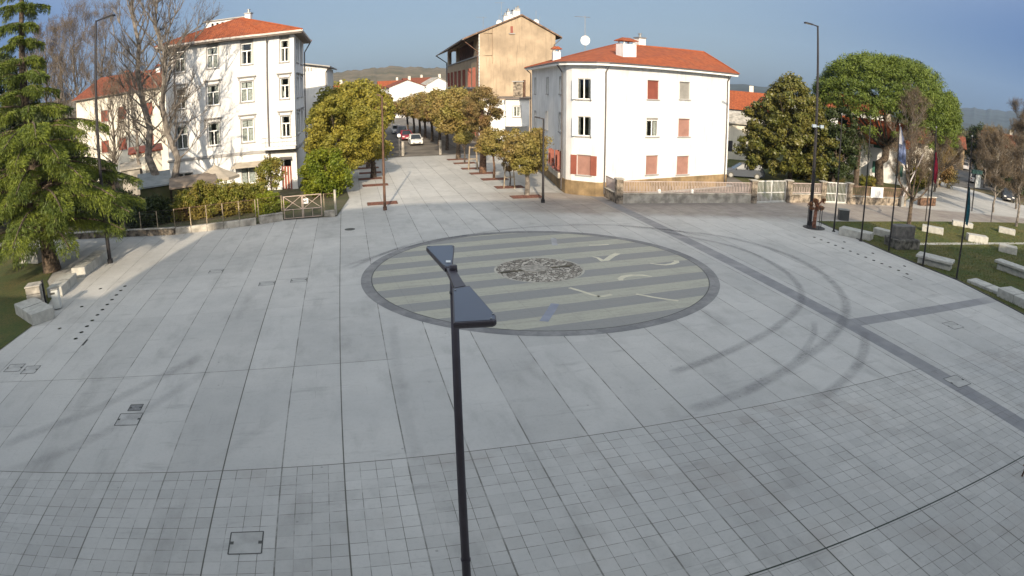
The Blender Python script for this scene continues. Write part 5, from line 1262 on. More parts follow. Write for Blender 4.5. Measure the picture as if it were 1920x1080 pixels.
def lamp(px, py, tx, ty, hx, hy, label, r=(.11, .05), head=.75, m='dark_metal', extra=None, collar=True):
    b = G(px, py); z = height_at(b, tx, ty); top = V(b.x, b.y, z); hd = ATY(hx, hy, b.y)
    o = thing('street_lamp', label, 'street lamp', tuple(b))
    q = MB(); q.tube([b, b.lerp(top, .5), top], [r[0], (r[0]+r[1])/2, r[1]], 12); q.build('post', M[m], o)
    if collar: q = MB(); q.tube([b, b+V(0, 0, .25)], r[0]*1.4, 12); q.build('base_collar', M[m], o)
    q = MB(); mid = top.lerp(hd, .45); q.tube([top-V(0, 0, .05), mid, ], [r[1]*.8, r[1]*.6], 8); q.build('arm', M[m], o)
    d = (hd-top); d.z = d.z; d.normalize(); s = d.cross(V(0, 0, 1)).normalized()*.16
    q = MB(); A_ = [mid-d*.05-s*.5, mid-d*.05+s*.5, hd+s, hd-s]; q.loft([[p-V(0, 0, .06) for p in A_], [p+V(0, 0, .04) for p in A_]], True, True); h = q.build('lamp_head', M[m], o)
    q = MB(); q.add([A_[0].lerp(A_[3], .2)-V(0, 0, .064), A_[3].lerp(A_[0], .1)-V(0, 0, .064), A_[2].lerp(A_[1], .1)-V(0, 0, .064), A_[1].lerp(A_[2], .2)-V(0, 0, .064)], [(0, 1, 2, 3)]); q.build('lens', M['white_paint'], h)
    if extra:
        for zz in extra:
            c = V(b.x, b.y, height_at(b, *zz)); q = MB(); q.box(c+V(0, -.12, 0), (.7, .06, .06)); 
            for sg in (-.3, .3): q.box(c+V(sg, -.26, .02), (.26, .2, .2))
            q.build('floodlight', mat('flood_glass', (.35, .42, .5), .25), o)
    return o
lamp(207, 493, 183, 38, 214, 28, 'tall dark lamp post on the left beside the cedar and stone blocks', r=(.13, .065))
lamp(1518, 421, 1531, 48, 1509, 42, 'tall dark lamp post on the right behind the guarded young tree', r=(.14, .065), extra=[(1526, 236)])
lamp(722, 394, 716, 180, 707, 177, 'brown lamp post at the left mouth of the street by a mulch pit', r=(.10, .06), m='rust_metal')
lamp(1018, 380, 1020, 222, 1002, 219, 'lamp post beside the nearest street tree before the white house', r=(.10, .06))
# ================= flagpoles
fp = [((1563, 434), (1575, 215), 'first flagpole from the left beside the guarded young tree', None), ((1614, 452), (1632, 222), 'second flagpole from the left at the lawn edge', None), ((1666, 471), (1690, 236), 'third flagpole from the left carrying a furled blue and white flag', 'blue'), ((1730, 498), (1752, 240), 'fourth flagpole from the left carrying a furled red flag', 'red'), ((1793, 523), (1822, 257), 'fifth flagpole, rightmost, with a teal flag hanging low', 'teal')]
M['flag_blue'] = mat('blue_flag_cloth', (.16, .20, .34), .9, var=.5, scale=2); M['flag_white'] = mat('white_flag_cloth', (.4, .4, .43), .9); M['flag_red'] = mat('red_flag_cloth', (.36, .02, .05), .9, var=.3); M['flag_teal'] = mat('teal_flag_cloth', (.02, .13, .17), .9, var=.3)
for i, (bp, tp_, lab, fl_) in enumerate(fp):
    b = G(*bp); top = V(b.x, b.y, height_at(b, *tp_)); o = thing('flagpole', lab, 'flagpole', tuple(b), group='flagpoles along the lawn edge')
    q = MB(); q.tube([b, b.lerp(top, .5), top], [.06, .05, .032], 10); q.build('pole', M['dark_metal'], o)
    q = MB(); q.tube([top, top+V(0, 0, .06), top+V(0, 0, .12)], [.03, .06, .01], 8); q.build('finial', M['grey_metal'], o)
    q = MB(); q.tube([b, b+V(0, 0, .05)], .13, 12); q.build('base_plate', M['dark_metal'], o)
    if fl_:
        yr = {'blue': (238, 300), 'red': (285, 335), 'teal': (352, 415)}[fl_]; z1 = height_at(b, tp_[0], yr[0]); z0 = height_at(b, bp[0]*.4+tp_[0]*.6, yr[1])
        q = MB(); n_ = 14; rings = []
        for k in range(n_+1):
            u = k/n_; z = z1-(z1-z0)*u; w = .08+.17*sin(u*2.6)*(1.3 if fl_ == 'blue' else 1); ring = []
            for j in range(9):
                v = j/8; ring.append(V(b.x+.05+w*v+(.35*u*v if fl_ == 'blue' else 0), b.y+.07*sin(v*9+u*2), z-.25*v*u))
            rings.append(ring)
        q.loft(rings, closed=False); f_ = q.build('flag', M['flag_'+fl_], o, smooth=True)
        if fl_ == 'blue':
            q = MB(); q.loft([[r[j]+V(0, -.012, 0) for j in (0, 1, 2, 3)] for r in rings[:8]], closed=False); q.build('white_stripe', M['flag_white'], f_, smooth=True)
# leaning raised barrier
b = G(1690, 388); tip = ATY(1735, 280, b.y); root = b+V(.1, 0, 1.0)
o = thing('raised_barrier', 'pale pole slanting upward to the right beside the pollarded tree', 'barrier', tuple(b))
q = MB(); q.bbox(b+V(0, 0, .5), (.35, .35, 1.), b=.03); q.build('housing', M['grey_metal'], o); q = MB(); q.tube([root, tip], [.075, .05], 8); q.build('boom', mat('worn_white_boom', (.45, .42, .42), .8, var=.3, scale=3), o)
# notice sign behind the rightmost flagpole
b = G(1822, 396); z0, z1 = height_at(b, 1830, 352), height_at(b, 1830, 328)
o = thing('notice_sign', 'white panel under a dark green cap on a post behind the rightmost flagpole', 'sign', tuple(b))
q = MB(); q.tube([b, V(b.x, b.y, z1+.5)], .07, 8); q.build('post', M['dark_metal'], o)
w_ = .85; q = MB(); q.bbox(V(b.x+.45, b.y, (z0+z1)/2), (w_, .08, z1-z0), b=.015); q.build('panel', mat('sign_white', (.55, .57, .55), .5, var=.25, scale=4), o)
q = MB(); q.bbox(V(b.x+.2, b.y, z1+.3), (1.5, .3, .4), b=.03); q.build('cap', mat('dark_green_metal', (.03, .08, .07), .5), o)
b = G(1735, 414); o = thing('bollard_post', 'thin dark post standing right of the pollarded tree', 'post', tuple(b)); q = MB(); q.tube([b, V(b.x, b.y, height_at(b, 1738, 330))], .05, 8); q.build('post_shaft', M['dark_metal'], o)
for px, py, lab in ((1858, 416, 'left one of two thin dark posts before the right parked car'),): 
    b = G(px, py); o = thing('bollard_post', lab.replace('left one of two thin dark posts', 'thin dark post on the far lawn edge'), 'post', tuple(b)); q = MB(); q.tube([b, V(b.x, b.y, height_at(b, px+2, py-34))], .05, 8); q.build('post_shaft', M['dark_metal'], o)
# ================= guarded young tree
c = G(1526, 427)
o = thing('young_tree', 'young red-brown wrapped tree with withered leaves in a metal guard', 'tree', tuple(c))
q = MB(); q.tube([c, c+V(0, 0, .5), c+V(.03, 0, 1.1), c+V(.1, 0, 1.55), c+V(.12, 0, 1.9)], [.15, .13, .12, .1, .07], 10)
for a, L in ((.3, .7), (2.6, .5), (1.4, .6), (-.5, .6)): q.tube([c+V(.08, 0, 1.5), c+V(.08+cos(a)*L*.6, .1*sin(a), 1.85), c+V(.08+cos(a)*L, .3*sin(a), 1.7)], [.06, .05, .02], 6)
q.build('trunk', mat('sacking_wrap', (.25, .11, .07), .95, var=.5, scale=6, bump=.6), o)
C = np.array([[c.x+.1+random.uniform(-.55, .6), c.y+random.uniform(-.2, .2), 1.55+random.uniform(-.25, .4)] for _ in range(9)]); P, N = foliage(C, .22, 60, 2); cloud_mesh('crown', P, N, .15, .5, leafmat('withered_leaves', (.26, .10, .05), (.3, .16, .07)), o)
o = thing('tree_guard', 'round base plate with upright bars and top hoop around the young wrapped tree', 'tree guard', tuple(c))
q = MB(); q.disc(c+V(0, 0, .03), .80, 32, r0=.16); q.tube([c+V(0, 0, -.02), c+V(0, 0, .028)], .80, 32, cap=False); q.build('base_ring', M['dark_metal'], o)
for i in range(4):
    a = i*pi/2+.15; p = c+V(cos(a)*.6, sin(a)*.6, .03); q = MB(); q.tube([p, p+V(0, 0, 1.45)], .025, 6); q.build('bar', M['dark_metal'], o)
q = MB(); hp_ = [c+V(cos(a)*.6, sin(a)*.6, 1.46) for a in np.linspace(0, 2*pi, 25)]; q.tube(hp_, .022, 5); q.build('hoop', M['rust_metal'], o)
# ================= railings on the right
rail_m = mat('pale_pinkish_railing', (.40, .33, .31), .6, var=.1)
def pillar(p, h, label, w=.5, m='rough_stone'):
    o = thing('gate_pillar', label, 'pillar', tuple(p)); q = MB(); q.bbox(p+V(0, 0, h/2), (w, w, h), .15, b=.02); q.build('shaft', M[m], o); q = MB(); q.bbox(p+V(0, 0, h+.05), (w+.14, w+.14, .1), .15, b=.02); q.build('capstone', M['concrete'], o)
def railing(A_, B_, label, hw=.68, ht=1.62, gap=.13, wm='concrete', name='railing_wall', cat='fence', m=None, lamps=False):
    e = (B_-A_); L = e.length; e.normalize(); n = Vector((e.y, -e.x, 0)); rz = atan2(e.y, e.x); m = m or rail_m
    o = thing(name, label, cat, tuple(A_))
    if hw > 0:
        q = MB(); q.bbox((A_+B_)/2+V(0, 0, hw/2-.02), (L, .32, hw), rz, b=.02); q.build('base_wall', M[wm], o)
        q = MB(); q.bbox((A_+B_)/2+V(0, 0, hw+.022), (L, .42, .07), rz, b=.015); q.build('coping', M['concrete'], o)
    q = MB(); z0 = max(hw, 0)+.1
    for z in (z0+.05, ht-.03): q.box((A_+B_)/2+V(0, 0, z), (L, .05, .05), rz)
    k = int(L/gap)
    for i in range(k+1):
        p = A_+e*(L*i/k); q.box(p+V(0, 0, (z0+ht)/2), (.032, .032, ht-z0), rz)
        if i % 2 == 0: q.box(p+e*gap/2+V(0, 0, z0+.28), (.025, .025, .42), rz)
    q.build('rails', m, o)
    if lamps:
        for f in (.28, .52):
            q = MB(); q.tube([A_+e*L*f+V(0, 0, hw+.06), A_+e*L*f+V(0, 0, hw+.28), A_+e*L*f+V(0, 0, hw+.34)], [.11, .13, .05], 10); q.build('lantern', M['white_paint'], o)
    return o
def bargate(A_, B_, label, h=1.75, gap=.14):
    e = (B_-A_); L = e.length; e.normalize(); rz = atan2(e.y, e.x); o = thing('metal_gate', label, 'gate', tuple(A_))
    for k in range(2):
        q = MB(); a = A_+e*(L*k/2+.03); b = A_+e*(L*(k+1)/2-.03)
        for z in (.1, .82, h): q.box((a+b)/2+V(0, 0, z), ((b-a).length, .05, .07), rz)
        for p in (a, b): q.box(p+V(0, 0, h/2+.05), (.06, .06, h), rz)
        nb = int((b-a).length/gap)
        for i in range(1, nb): q.box(a.lerp(b, i/nb)+V(0, 0, h/2+.05), (.03, .03, h-.1), rz)
        q.build('gate_leaf', mat('white_gate_paint', (.62, .62, .6), .5) if k == 0 else bpy.data.materials['white_gate_paint'], o)
    q = MB(); q.box((A_+B_)/2+V(0, 0, .03), (L, .3, .06), rz); q.build('threshold', M['stone'], o)
pA, pB, pC, pD, pE, pF, pK = G(1134, 367), G(1160, 381), G(1411, 380.5), G(1477, 379), G(1541, 379.5), G(1590, 382), G(1692, 386)
railing(pA, pB, 'short angled railing wall between the rounded house corner and the first pillar', wm='rough_stone')
railing(pB, pC, 'long pale railing on a grey wall before the white house', lamps=True)
railing(pD, pE, 'pale railing on a rough stone wall between the two gates', wm='rough_stone')
railing(pF, pK, 'rusty railing on a brick wall carrying a blank white board', wm='rough_stone', m=mat('rusty_railing', (.26, .17, .12), .8, var=.3))
bargate(pC+V(.25, 0, 0), pD-V(.25, 0, 0), 'white double gate right of the long railing'); bargate(pE+V(.3, 0, 0), pF-V(.25, 0, 0), 'white double gate left of the wall with the white board')
for p, lab in ((pB, 'first stone pillar at the left end of the long railing'), (pC, 'stone pillar left of the first white gate'), (pD, 'stone pillar right of the first white gate'), (pE, 'rough pillar left of the second white gate'), (pF, 'pale pillar right of the second white gate'), (pK, 'end pillar at the right end of the brick wall')): pillar(p, 1.75, lab)
e = (pK-pF).normalized(); b = pF.lerp(pK, .47)-V(0, .25, 0); o = thing('blank_board', 'blank white board hung on the rusty railing', 'sign', tuple(b)); q = MB(); q.bbox(b+V(0, 0, 1.15), (1.5, .04, .95), atan2(e.y, e.x), b=.008); q.build('board', M['white_paint'], o); q = MB(); q.box(b+V(0, .04, 1.15), (1.3, .03, .06), atan2(e.y, e.x)); q.build('bracket', M['grey_metal'], o)
b = G(1728, 386); o = thing('brick_stub', 'low reddish brick wall stub by the right road', 'wall', tuple(b)); q = MB(); q.bbox(b+V(1.0, .5, .4), (2.6, .5, .8), .25, b=.03); q.build('wall_body', M['bark_red'], o); q = MB(); q.bbox(b+V(1.0, .5, .84), (2.8, .6, .1), .25, b=.02); q.build('coping', M['concrete'], o)
# ================= lawns, road on the right, gardens
def grass(name):
    m, t, b_ = newmat(name); cc_ = t.node('ShaderNodeTexCoord').outputs['Object']
    c_ = t.mix(t.ramp(t.noise(cc_, .35, 5., .6), .35, .65), (.065, .09, .014), (.125, .105, .028)); c_ = t.mix(t.ramp(t.noise(cc_, 7., 4., .7), .35, .75), c_, (.04, .06, .015)); t.put(b_.inputs['Base Color'], c_); b_.inputs['Roughness'].default_value = 1.
    bn_ = t.node('ShaderNodeBump'); bn_.inputs['Distance'].default_value = .06; t.l.new(t.noise(cc_, 18., 4., .8), bn_.inputs['Height']); t.l.new(bn_.outputs[0], b_.inputs['Normal']); return m
gm = grass('lawn_grass'); gd = mat('dark_garden_soil', (.075, .065, .04), 1., var=.4, scale=.8, col2=(.05, .06, .02))  # gd: garden soil of a dark brown, with greener patches
lawn = [G(*p) for p in ((1531, 415), (1590, 441), (1664, 473), (1730, 500), (1793, 525), (1919, 590))]
dL = (lawn[-1]-lawn[1]).normalized(); far_ = [G(1905, 418)+V(14, 0, 0), G(1905, 418), G(1777, 416), G(1592, 416)]
strip('lawn', lawn+[lawn[-1]+dL*14, lawn[-1]+dL*14+V(45, 0, 0)]+far_, .03, gm)
q = MB(); pl_ = lawn+[lawn[-1]+dL*14]
for i in range(len(pl_)-1):
    a, b = pl_[i], pl_[i+1]; q.quad(a, b, b+V(0, 0, .032), a+V(0, 0, .032)); d = (b-a).normalized(); n = V(-d.y, d.x, 0)*.10; q.quad(a+V(0, 0, .033), b+V(0, 0, .033), b+n+V(0, 0, .033), a+n+V(0, 0, .033))
tag(q.build('kerb', M['dark_metal']), kind='structure')
ta = [G(1738, 460), G(1862, 459)]; dd = (ta[1]-ta[0]); strip('path', [ta[0]-dd*.1, ta[1]+dd*1.5, ta[1]+dd*1.5+V(0, .55, 0), ta[0]-dd*.1+V(0, .55, 0)], .036, M['stone'])
gp, N_ = [], []
def tufts(poly, n, name, hgt=.09):
    xs = [p.x for p in poly]; ys = [p.y for p in poly]; P = []
    while len(P) < n:
        x = random.uniform(min(xs), max(xs)); y = random.uniform(min(ys), max(ys)); c_ = False
        for i in range(len(poly)):
            a, b = poly[i-1], poly[i]
            if (a.y > y) != (b.y > y) and x < (b.x-a.x)*(y-a.y)/(b.y-a.y)+a.x: c_ = not c_
        if c_: P.append((x, y, .03+hgt*.4))
    P = np.array(P); U = RNG.normal(size=P.shape)*.5+np.array([0, 0, 1.]); return tag(cloud_mesh(name, P, RNG.normal(size=P.shape), hgt, .25, leafmat(name+'_blades', (.10, .125, .02), (.18, .15, .045)), None, U=U), kind='stuff')
tufts([lawn[0], lawn[2], lawn[4], lawn[5], G(1980, 520), G(1905, 420), G(1592, 418)], 16000, 'grass_tufts', .12)
ra_, rb2, rc_, rd_ = G(1776, 348), G(1868, 358), G(1803, 287), G(1790, 287)
strip('right_road', [ra_, rb2, rb2.lerp(rc_, 1)+V(6, 0, 0), rd_+V(-2, 0, 0)], .016, mat('road_asphalt', (.13, .125, .12), .85, var=.2, scale=.4))
strip('garden_lawn', [pD+V(-1.5, .4, 0), pF+V(0, .4, 0), pK+V(0, .4, 0), V(62, 80, 0), V(58, 105, 0), V(24, 95, 0), V(22, 60, 0)], .03, gm)
strip('driveway', [pC+V(-12, -.8, 0), pC+V(0, .3, 0), pD+V(-1.4, .4, 0), V(22, 60, 0), V(26, 100, 0), V(14, 100, 0), V(15, 72, 0), V(20.2, 57.5, 0)], .024, asph)
w0_, w1_, w2_, w3_ = G(120, 449), G(330, 439), G(481, 421), G(530, 413)
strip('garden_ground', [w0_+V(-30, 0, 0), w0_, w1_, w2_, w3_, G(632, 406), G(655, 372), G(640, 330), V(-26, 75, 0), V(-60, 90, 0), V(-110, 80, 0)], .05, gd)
strip('left_lawn', [V(-60, 5, 0), V(-18, 5, 0), G(0, 657), G(60, 612), G(83, 584), G(100, 556), G(88, 528), G(112, 492), G(96, 470), G(20, 470), V(-70, 40, 0)], .03, gm)
# ================= left wall, fence, gate
def lowwall(pts, h, w, label, m='rough_stone', cop=True):
    o = thing('low_wall', label, 'wall', tuple(pts[0]))
    for i in range(len(pts)-1):
        a, b = pts[i], pts[i+1]; d = b-a; rz = atan2(d.y, d.x); k = max(1, int(d.length/1.1))
        q = MB()
        for j in range(k): q.bbox(a.lerp(b, (j+.5)/k)+V(0, 0, h/2-.02), (d.length/k-.012, w, h), rz, b=.03, jit=.012)
        tag(q.build('stones', M[m], o), kind='stuff')
        if cop: q = MB(); q.bbox((a+b)/2+V(0, 0, h+.02), (d.length, w+.06, .06), rz, b=.015); q.build('coping', M['concrete'], o)
lowwall([w0_, w1_], .42, .4, 'low rough stone wall in tree shade on the left')
lowwall([w1_, w2_], .45, .4, 'pale low wall carrying the mesh fence', 'concrete', False)
lowwall([w2_+V(.15, .15, 0), w3_], .5, .35, 'mossy low wall between the mesh fence and the garden gate', 'concrete')
def meshfence(A_, B_, z0, h, label, n, m='rust_metal'):
    o = thing('mesh_fence', label, 'fence', tuple(A_)); e = B_-A_
    for i in range(n+1): q = MB(); p = A_.lerp(B_, i/n); q.tube([p+V(0, 0, z0), p+V(0, 0, z0+h)], .035, 6); q.build('post', M['wood'], o)
    q = MB(); L = e.length
    for z in np.arange(.05, h-.02, .16): q.tube([A_+V(0, 0, z0+z), B_+V(0, 0, z0+z)], .006, 3, cap=False)
    for i in range(int(L/.16)): p = A_+e*(i*.16/L); q.tube([p+V(0, 0, z0+.02), p+V(0, 0, z0+h-.03)], .006, 3, cap=False)
    q.tube([A_+V(0, 0, z0+h-.02), B_+V(0, 0, z0+h-.02)], .018, 4); q.build('mesh', M[m], o)
meshfence(w0_.lerp(w1_, .45), w1_, .45, 1.2, 'shaded mesh fence left of the hedge bushes', 4, 'dark_metal')
meshfence(w1_, w2_, .45, 1.25, 'mesh fence on posts before the hedge bushes', 5)
meshfence(w2_+V(.15, .15, 0), w3_, .5, 1.2, 'short mesh fence between hedge and gate', 1)
def xgate(A_, B_, h, label):
    o = thing('garden_gate', label, 'gate', tuple(A_)); e = (B_-A_); L = e.length; e.normalize()
    gmn = mat('faded_pink_metal', (.42, .33, .28), .7, var=.2)
    for k in range(2):
        a = A_+e*(L*k/2+.04); b = A_+e*(L*(k+1)/2-.04); q = MB(); r = .03
        for p in (a, b): q.tube([p+V(0, 0, .06), p+V(0, 0, h)], .035, 6)
        for z in (.1, h*.42, h-.03): q.tube([a+V(0, 0, z), b+V(0, 0, z)], r, 6)
        q.tube([a+V(0, 0, h*.42), b+V(0, 0, h-.03)], .022, 5); q.tube([b+V(0, 0, h*.42), a+V(0, 0, h-.03)], .022, 5)
        q.tube([a.lerp(b, .5)+V(0, 0, .1), a.lerp(b, .5)+V(0, 0, h*.42)], .022, 5)
        lf_ = q.build('gate_leaf', gmn, o); q = MB()
        for i in range(1, int(L/2/.12)): p = a.lerp(b, i*.12/(L/2)); q.tube([p+V(0, .01, .1), p+V(0, .01, h-.04)], .004, 3, cap=False)
        for z in np.arange(.2, h, .12): q.tube([a+V(0, .01, z), b+V(0, .01, z)], .004, 3, cap=False)
        q.build('wire_mesh', M['rust_metal'], lf_)
    return o
gA, gB = G(533, 413), G(605, 407); xgate(gA, gB, 1.62, 'double metal garden gate with crossed bracing')
b = G(575, 409)+V(0, -.08, 0); o = thing('dog_sign', 'small white sign with a dark figure on the garden gate', 'sign', tuple(b)); zz = height_at(b, 573, 377)
q = MB(); q.bbox(b+V(0, 0, zz), (.42, .02, .34), .1, b=.004); q.build('plate', M['white_paint'], o)
q = MB(); q.add([b+V(x, -.025, zz+z) for x, z in ((-.1, -.12), (-.07, -.12), (-.06, -.03), (.05, -.03), (.07, -.12), (.1, -.12), (.09, .03), (.13, .1), (.07, .12), (.03, .04), (-.09, .04), (-.13, .09), (-.12, 0))], [tuple(range(13))]); q.build('figure', M['dark_metal'], o)
meshfence(gB+V(.15, 0, 0), G(630, 405), .35, 1.25, 'mesh panel right of the garden gate', 1)
p = G(630, 405); o = thing('corner_post', 'pale post at the garden corner by the street mouth', 'post', tuple(p)); q = MB(); q.bbox(p+V(0, 0, .9), (.14, .14, 1.8), b=.01); q.build('shaft', M['concrete'], o); q = MB(); q.bbox(gB.lerp(p, .55)+V(0, .0, .2), ((p-gB).length*.8, .3, .44), .1, b=.02); q.build('footing', M['concrete'], o)
# ================= stone benches and blocks
def bench(p0, p1, w, h, label, overhang=False, side=1, m='stone', zb0=0.):
    a, b = G(*p0), G(*p1); d = b-a; L = d.length; d.normalize(); n = V(-d.y, d.x, 0)*side; c = (a+b)/2+n*w/2; rz = atan2(d.y, d.x)
    o = thing('stone_bench', label, 'bench', (c.x, c.y, 0), group='pale stone block benches')
    if overhang:
        q = MB(); q.bbox(c+V(0, 0, h*.36), (L*.9, w*.72, h*.72), rz, b=.015); q.build('plinth', M[m], o)
        q = MB(); q.bbox(c+V(0, 0, h*.72+h*.14), (L, w, h*.28), rz, b=.02); q.build('seat', M[m], o)
    else:
        q = MB(); q.bbox(c+V(0, 0, h*.5-.01), (L, w, h), rz, b=.025); q.build('block', M[m], o)
        q = MB(); k = max(1, int(L/1.2))
        for i in range(1, k): q.box(c+d*(L*(i/k-.5))+V(0, 0, h*.5), (.012, w+.006, h+.006), rz)
        if k > 1: tag(q.build('joints', M['line_dark'], o), kind='stuff')
    return o
bench((161, 519), (206, 484), .95, .55, 'long stone block at the foot of the left lamp post', side=1)
bench((118, 556), (146, 528), .95, .52, 'stone block between the white bin and the lamp-side block', side=1)
bench((62, 612), (30, 590), 1.3, .55, 'stone block on grass at the lower left edge', side=-1)
bench((1572, 440), (1630, 453), .95, .5, 'first long bench at the lawn edge behind the second flagpole', side=1)
bench((1636, 440), (1682, 452), .7, .5, 'bench behind the third flagpole left of the dark monument', side=1)
bench((1715, 494), (1783, 511), 1.2, .55, 'bench with ledge between the fourth and fifth flagpoles', True, side=1)
bench((1728, 434), (1768, 442), .7, .5, 'sunlit bench right of the monument behind the fourth flagpole', side=1)
bench((1786, 423), (1824, 430), .7, .45, 'sunlit bench behind the fifth flagpole on the far lawn', side=1)
bench((1872, 436), (1903, 443), .7, .5, 'sunlit bench farthest right on the far lawn', side=1)
bench((1815, 453), (1852, 459), .8, .55, 'short sunlit bench beside the lawn path', side=1)
bench((1872, 472), (1906, 480), .9, .55, 'short shaded bench right of the lawn path', side=1)
bench((1862, 504), (1960, 540), 1.0, .6, 'long shaded bench with projecting slab at the right edge', True, side=1)
bench((1812, 530), (1880, 558), 1.1, .2, 'low slab bench at the lawn corner near the last flagpole', side=1)
bench((1868, 556), (1960, 600), 1.4, .5, 'big block bench at the right picture edge near the paving', side=1)
b = G(1700, 470); o = thing('stone_monument', 'dark grey square stone monument standing on the lawn edge', 'monument', tuple(b)); q = MB(); q.bbox(b+V(.1, .8, .32), (2.1, 1.5, .64), .1, b=.04, jit=.02); q.build('base', mat('dark_rough_stone', (.13, .125, .11), .95, var=.5, scale=3, bump=.7), o); q = MB(); q.bbox(b+V(.1, .9, 1.0), (1.75, .7, .9), .1, b=.03); q.build('slab', mat('dark_granite', (.12, .115, .11), .6, var=.3, scale=3), o)
b = G(1584, 414); o = thing('dark_cabinet', 'dark box-shaped cabinet on the paving behind the first flagpoles', 'cabinet', tuple(b)); q = MB(); q.bbox(b+V(0, .3, .38), (.8, .6, .76), -.2, b=.03); q.build('body', mat('dark_grey_paint', (.05, .055, .06), .5), o); q = MB(); q.bbox(b+V(0, .3, .79), (.86, .66, .06), -.2, b=.015); q.build('lid', M['grey_metal'], o)
b = G(106, 581); o = thing('litter_bin', 'white metal litter bin by the stone pillar on the left', 'bin', tuple(b)); q = MB(); q.bbox(b+V(0, .15, .5), (.42, .42, .95), .5, b=.05); q.build('body', mat('white_bin_metal', (.55, .57, .55), .4, .2, var=.1), o); q = MB(); q.bbox(b+V(-.02, -.08, .82), (.3, .05, .1), .5, b=.01); q.build('slot', M['line_dark'], o); q = MB(); q.bbox(b+V(0, .15, 1.0), (.46, .46, .06), .5, b=.02); q.build('lid', M['grey_metal'], o)
b = G(62, 578); o = thing('stone_pillar', 'square stone block pillar left of the white bin', 'pillar', tuple(b)); q = MB()
for k in range(3): q.bbox(b+V(0, .4, .17+k*.34), (.86, .8, .325), .45, b=.025, jit=.01)
tag(q.build('courses', M['concrete'], o), kind='stuff'); q = MB(); q.bbox(b+V(0, .4, 1.06), (.92, .86, .08), .45, b=.02); q.build('capstone', M['concrete'], o)
b = G(84, 570); o = thing('dark_post', 'short dark post between the stone pillar and white bin', 'post', tuple(b)); q = MB(); q.bbox(b+V(0, .1, .6), (.12, .12, 1.2), .4, b=.01); q.build('shaft', M['dark_metal'], o); q = MB(); q.bbox(b+V(0, .1, .03), (.24, .24, .06), .4, b=.01); q.build('foot', M['dark_metal'], o)
b = G(60, 492); o = thing('grey_panel', 'pale grey stone slab standing in the cedar shade', 'wall', tuple(b)); q = MB(); q.bbox(b+V(0, 0, .45), (1.9, .5, .9), -.1, b=.02); q.build('slab', M['stone'], o); q = MB(); q.bbox(b+V(0, 0, .04), (2.1, .7, .08), -.1, b=.01); q.build('foot', M['stone'], o)
# ================= parasol, awnings and sheds in the left garden
c = AT(404, 331, 53.5); r_ = 2.05; o = thing('parasol', 'large beige parasol in front of the tall white building', 'parasol', (c.x, c.y, 0))
q = MB(); zc_ = c.z; top_ = AT(400, 309, 53.5).z; n_ = 8; rim = [V(c.x+cos(2*pi*k/n_+.2)*r_, c.y+sin(2*pi*k/n_+.2)*r_, zc_) for k in range(n_)]; apx = V(c.x, c.y, top_)
for k in range(n_):
    a, b = rim[k], rim[(k+1) % n_]; m_ = (a+b)/2+V(0, 0, .05); am, bm_ = a.lerp(apx, .5)-V(0, 0, .08), b.lerp(apx, .5)-V(0, 0, .08)
    q.tri(am, bm_, apx); q.quad(a, b, bm_, am); q.quad(a-V(0, 0, .22), b-V(0, 0, .22), b, a)
q.build('canopy', M['canvas'], o); q = MB(); q.tube([V(c.x, c.y, 0), apx+V(0, 0, .15)], .04, 8); q.build('pole', M['wood'], o)
q = MB()
for k in range(n_): q.tube([rim[k], V(c.x, c.y, zc_+.15)], .015, 4)
q.build('ribs', M['wood'], o)
def shed(px0, py0, px1, py1, D, zt_off, dep, label, roofm, wallm, name='shed', cat='shed', slope=.4):
    a, b = AT(px0, py0, D), AT(px1, py1, D); z = (a.z+b.z)/2; d = Vector((b.x-a.x, b.y-a.y, 0)); L = d.length; d.normalize(); n = V(-d.y, d.x, 0)
    a.z = b.z = z; o = thing(name, label, cat, (a.x, a.y, 0)); q = MB()
    q.loft([[a-d*.2-n*.2-V(0, 0, .0), b+d*.2-n*.2], [a-d*.2+n*dep+V(0, 0, slope), b+d*.2+n*dep+V(0, 0, slope)]], closed=False)
    q.loft([[a-d*.2-n*.2-V(0, 0, .12), b+d*.2-n*.2-V(0, 0, .12)], [a-d*.2-n*.2, b+d*.2-n*.2]], closed=False); q.build('roof', roofm, o)
    q = MB(); q.wall(a, b, 0, z-.12, [(.5+i*1.8, 1.6+i*1.8, .9, z-.5) for i in range(int((L-1)/1.8))], .1); q.wall(b, b+n*dep, 0, z-.1); q.wall(a+n*dep, a, 0, z-.1); q.build('wall', wallm, o)
shed(160, 326, 215, 322, 66, 0, 5, 'brown-roofed shed half hidden behind the cedar branch', M['bark_red'], mat('dark_shed_wall', (.05, .04, .03), .9))
shed(243, 288, 302, 279, 68, 0, 4, 'small red-roofed kiosk between the leafless trees', mat('red_sheet_roof', (.28, .07, .04), .8, var=.2), M['cream_wall'], 'kiosk', 'kiosk')
shed(228, 318, 262, 314, 62, 0, 3, 'small grey shed beside the red kiosk', M['concrete'], M['concrete'])
shed(262, 350, 318, 345, 52.5, 0, 3.2, 'grey sheet canopy in the left garden', M['grey_canvas'], gd, 'garden_canopy', 'canopy', .75)
shed(322, 352, 402, 341, 50.5, 0, 2.4, 'long brown lean-to roof before the parasol', mat('brown_sheet_roof', (.20, .16, .125), .9, var=.25, scale=1.), gd, 'lean_to', 'canopy', .5)

b = G(1916, 893); o = thing('leaning_stand', 'dark red-brown stand foot cut by the right picture edge', 'stand', tuple(b)); q = MB(); q.tube([b, b+V(.25, .1, .95)], .03, 6); q.tube([b+V(.5, .1, 0), b+V(.25, .1, .95)], .03, 6); q.tube([b+V(-.12, 0, .35), b+V(.1, .04, .5)], .02, 5); q.build('legs', M['rust_metal'], o)
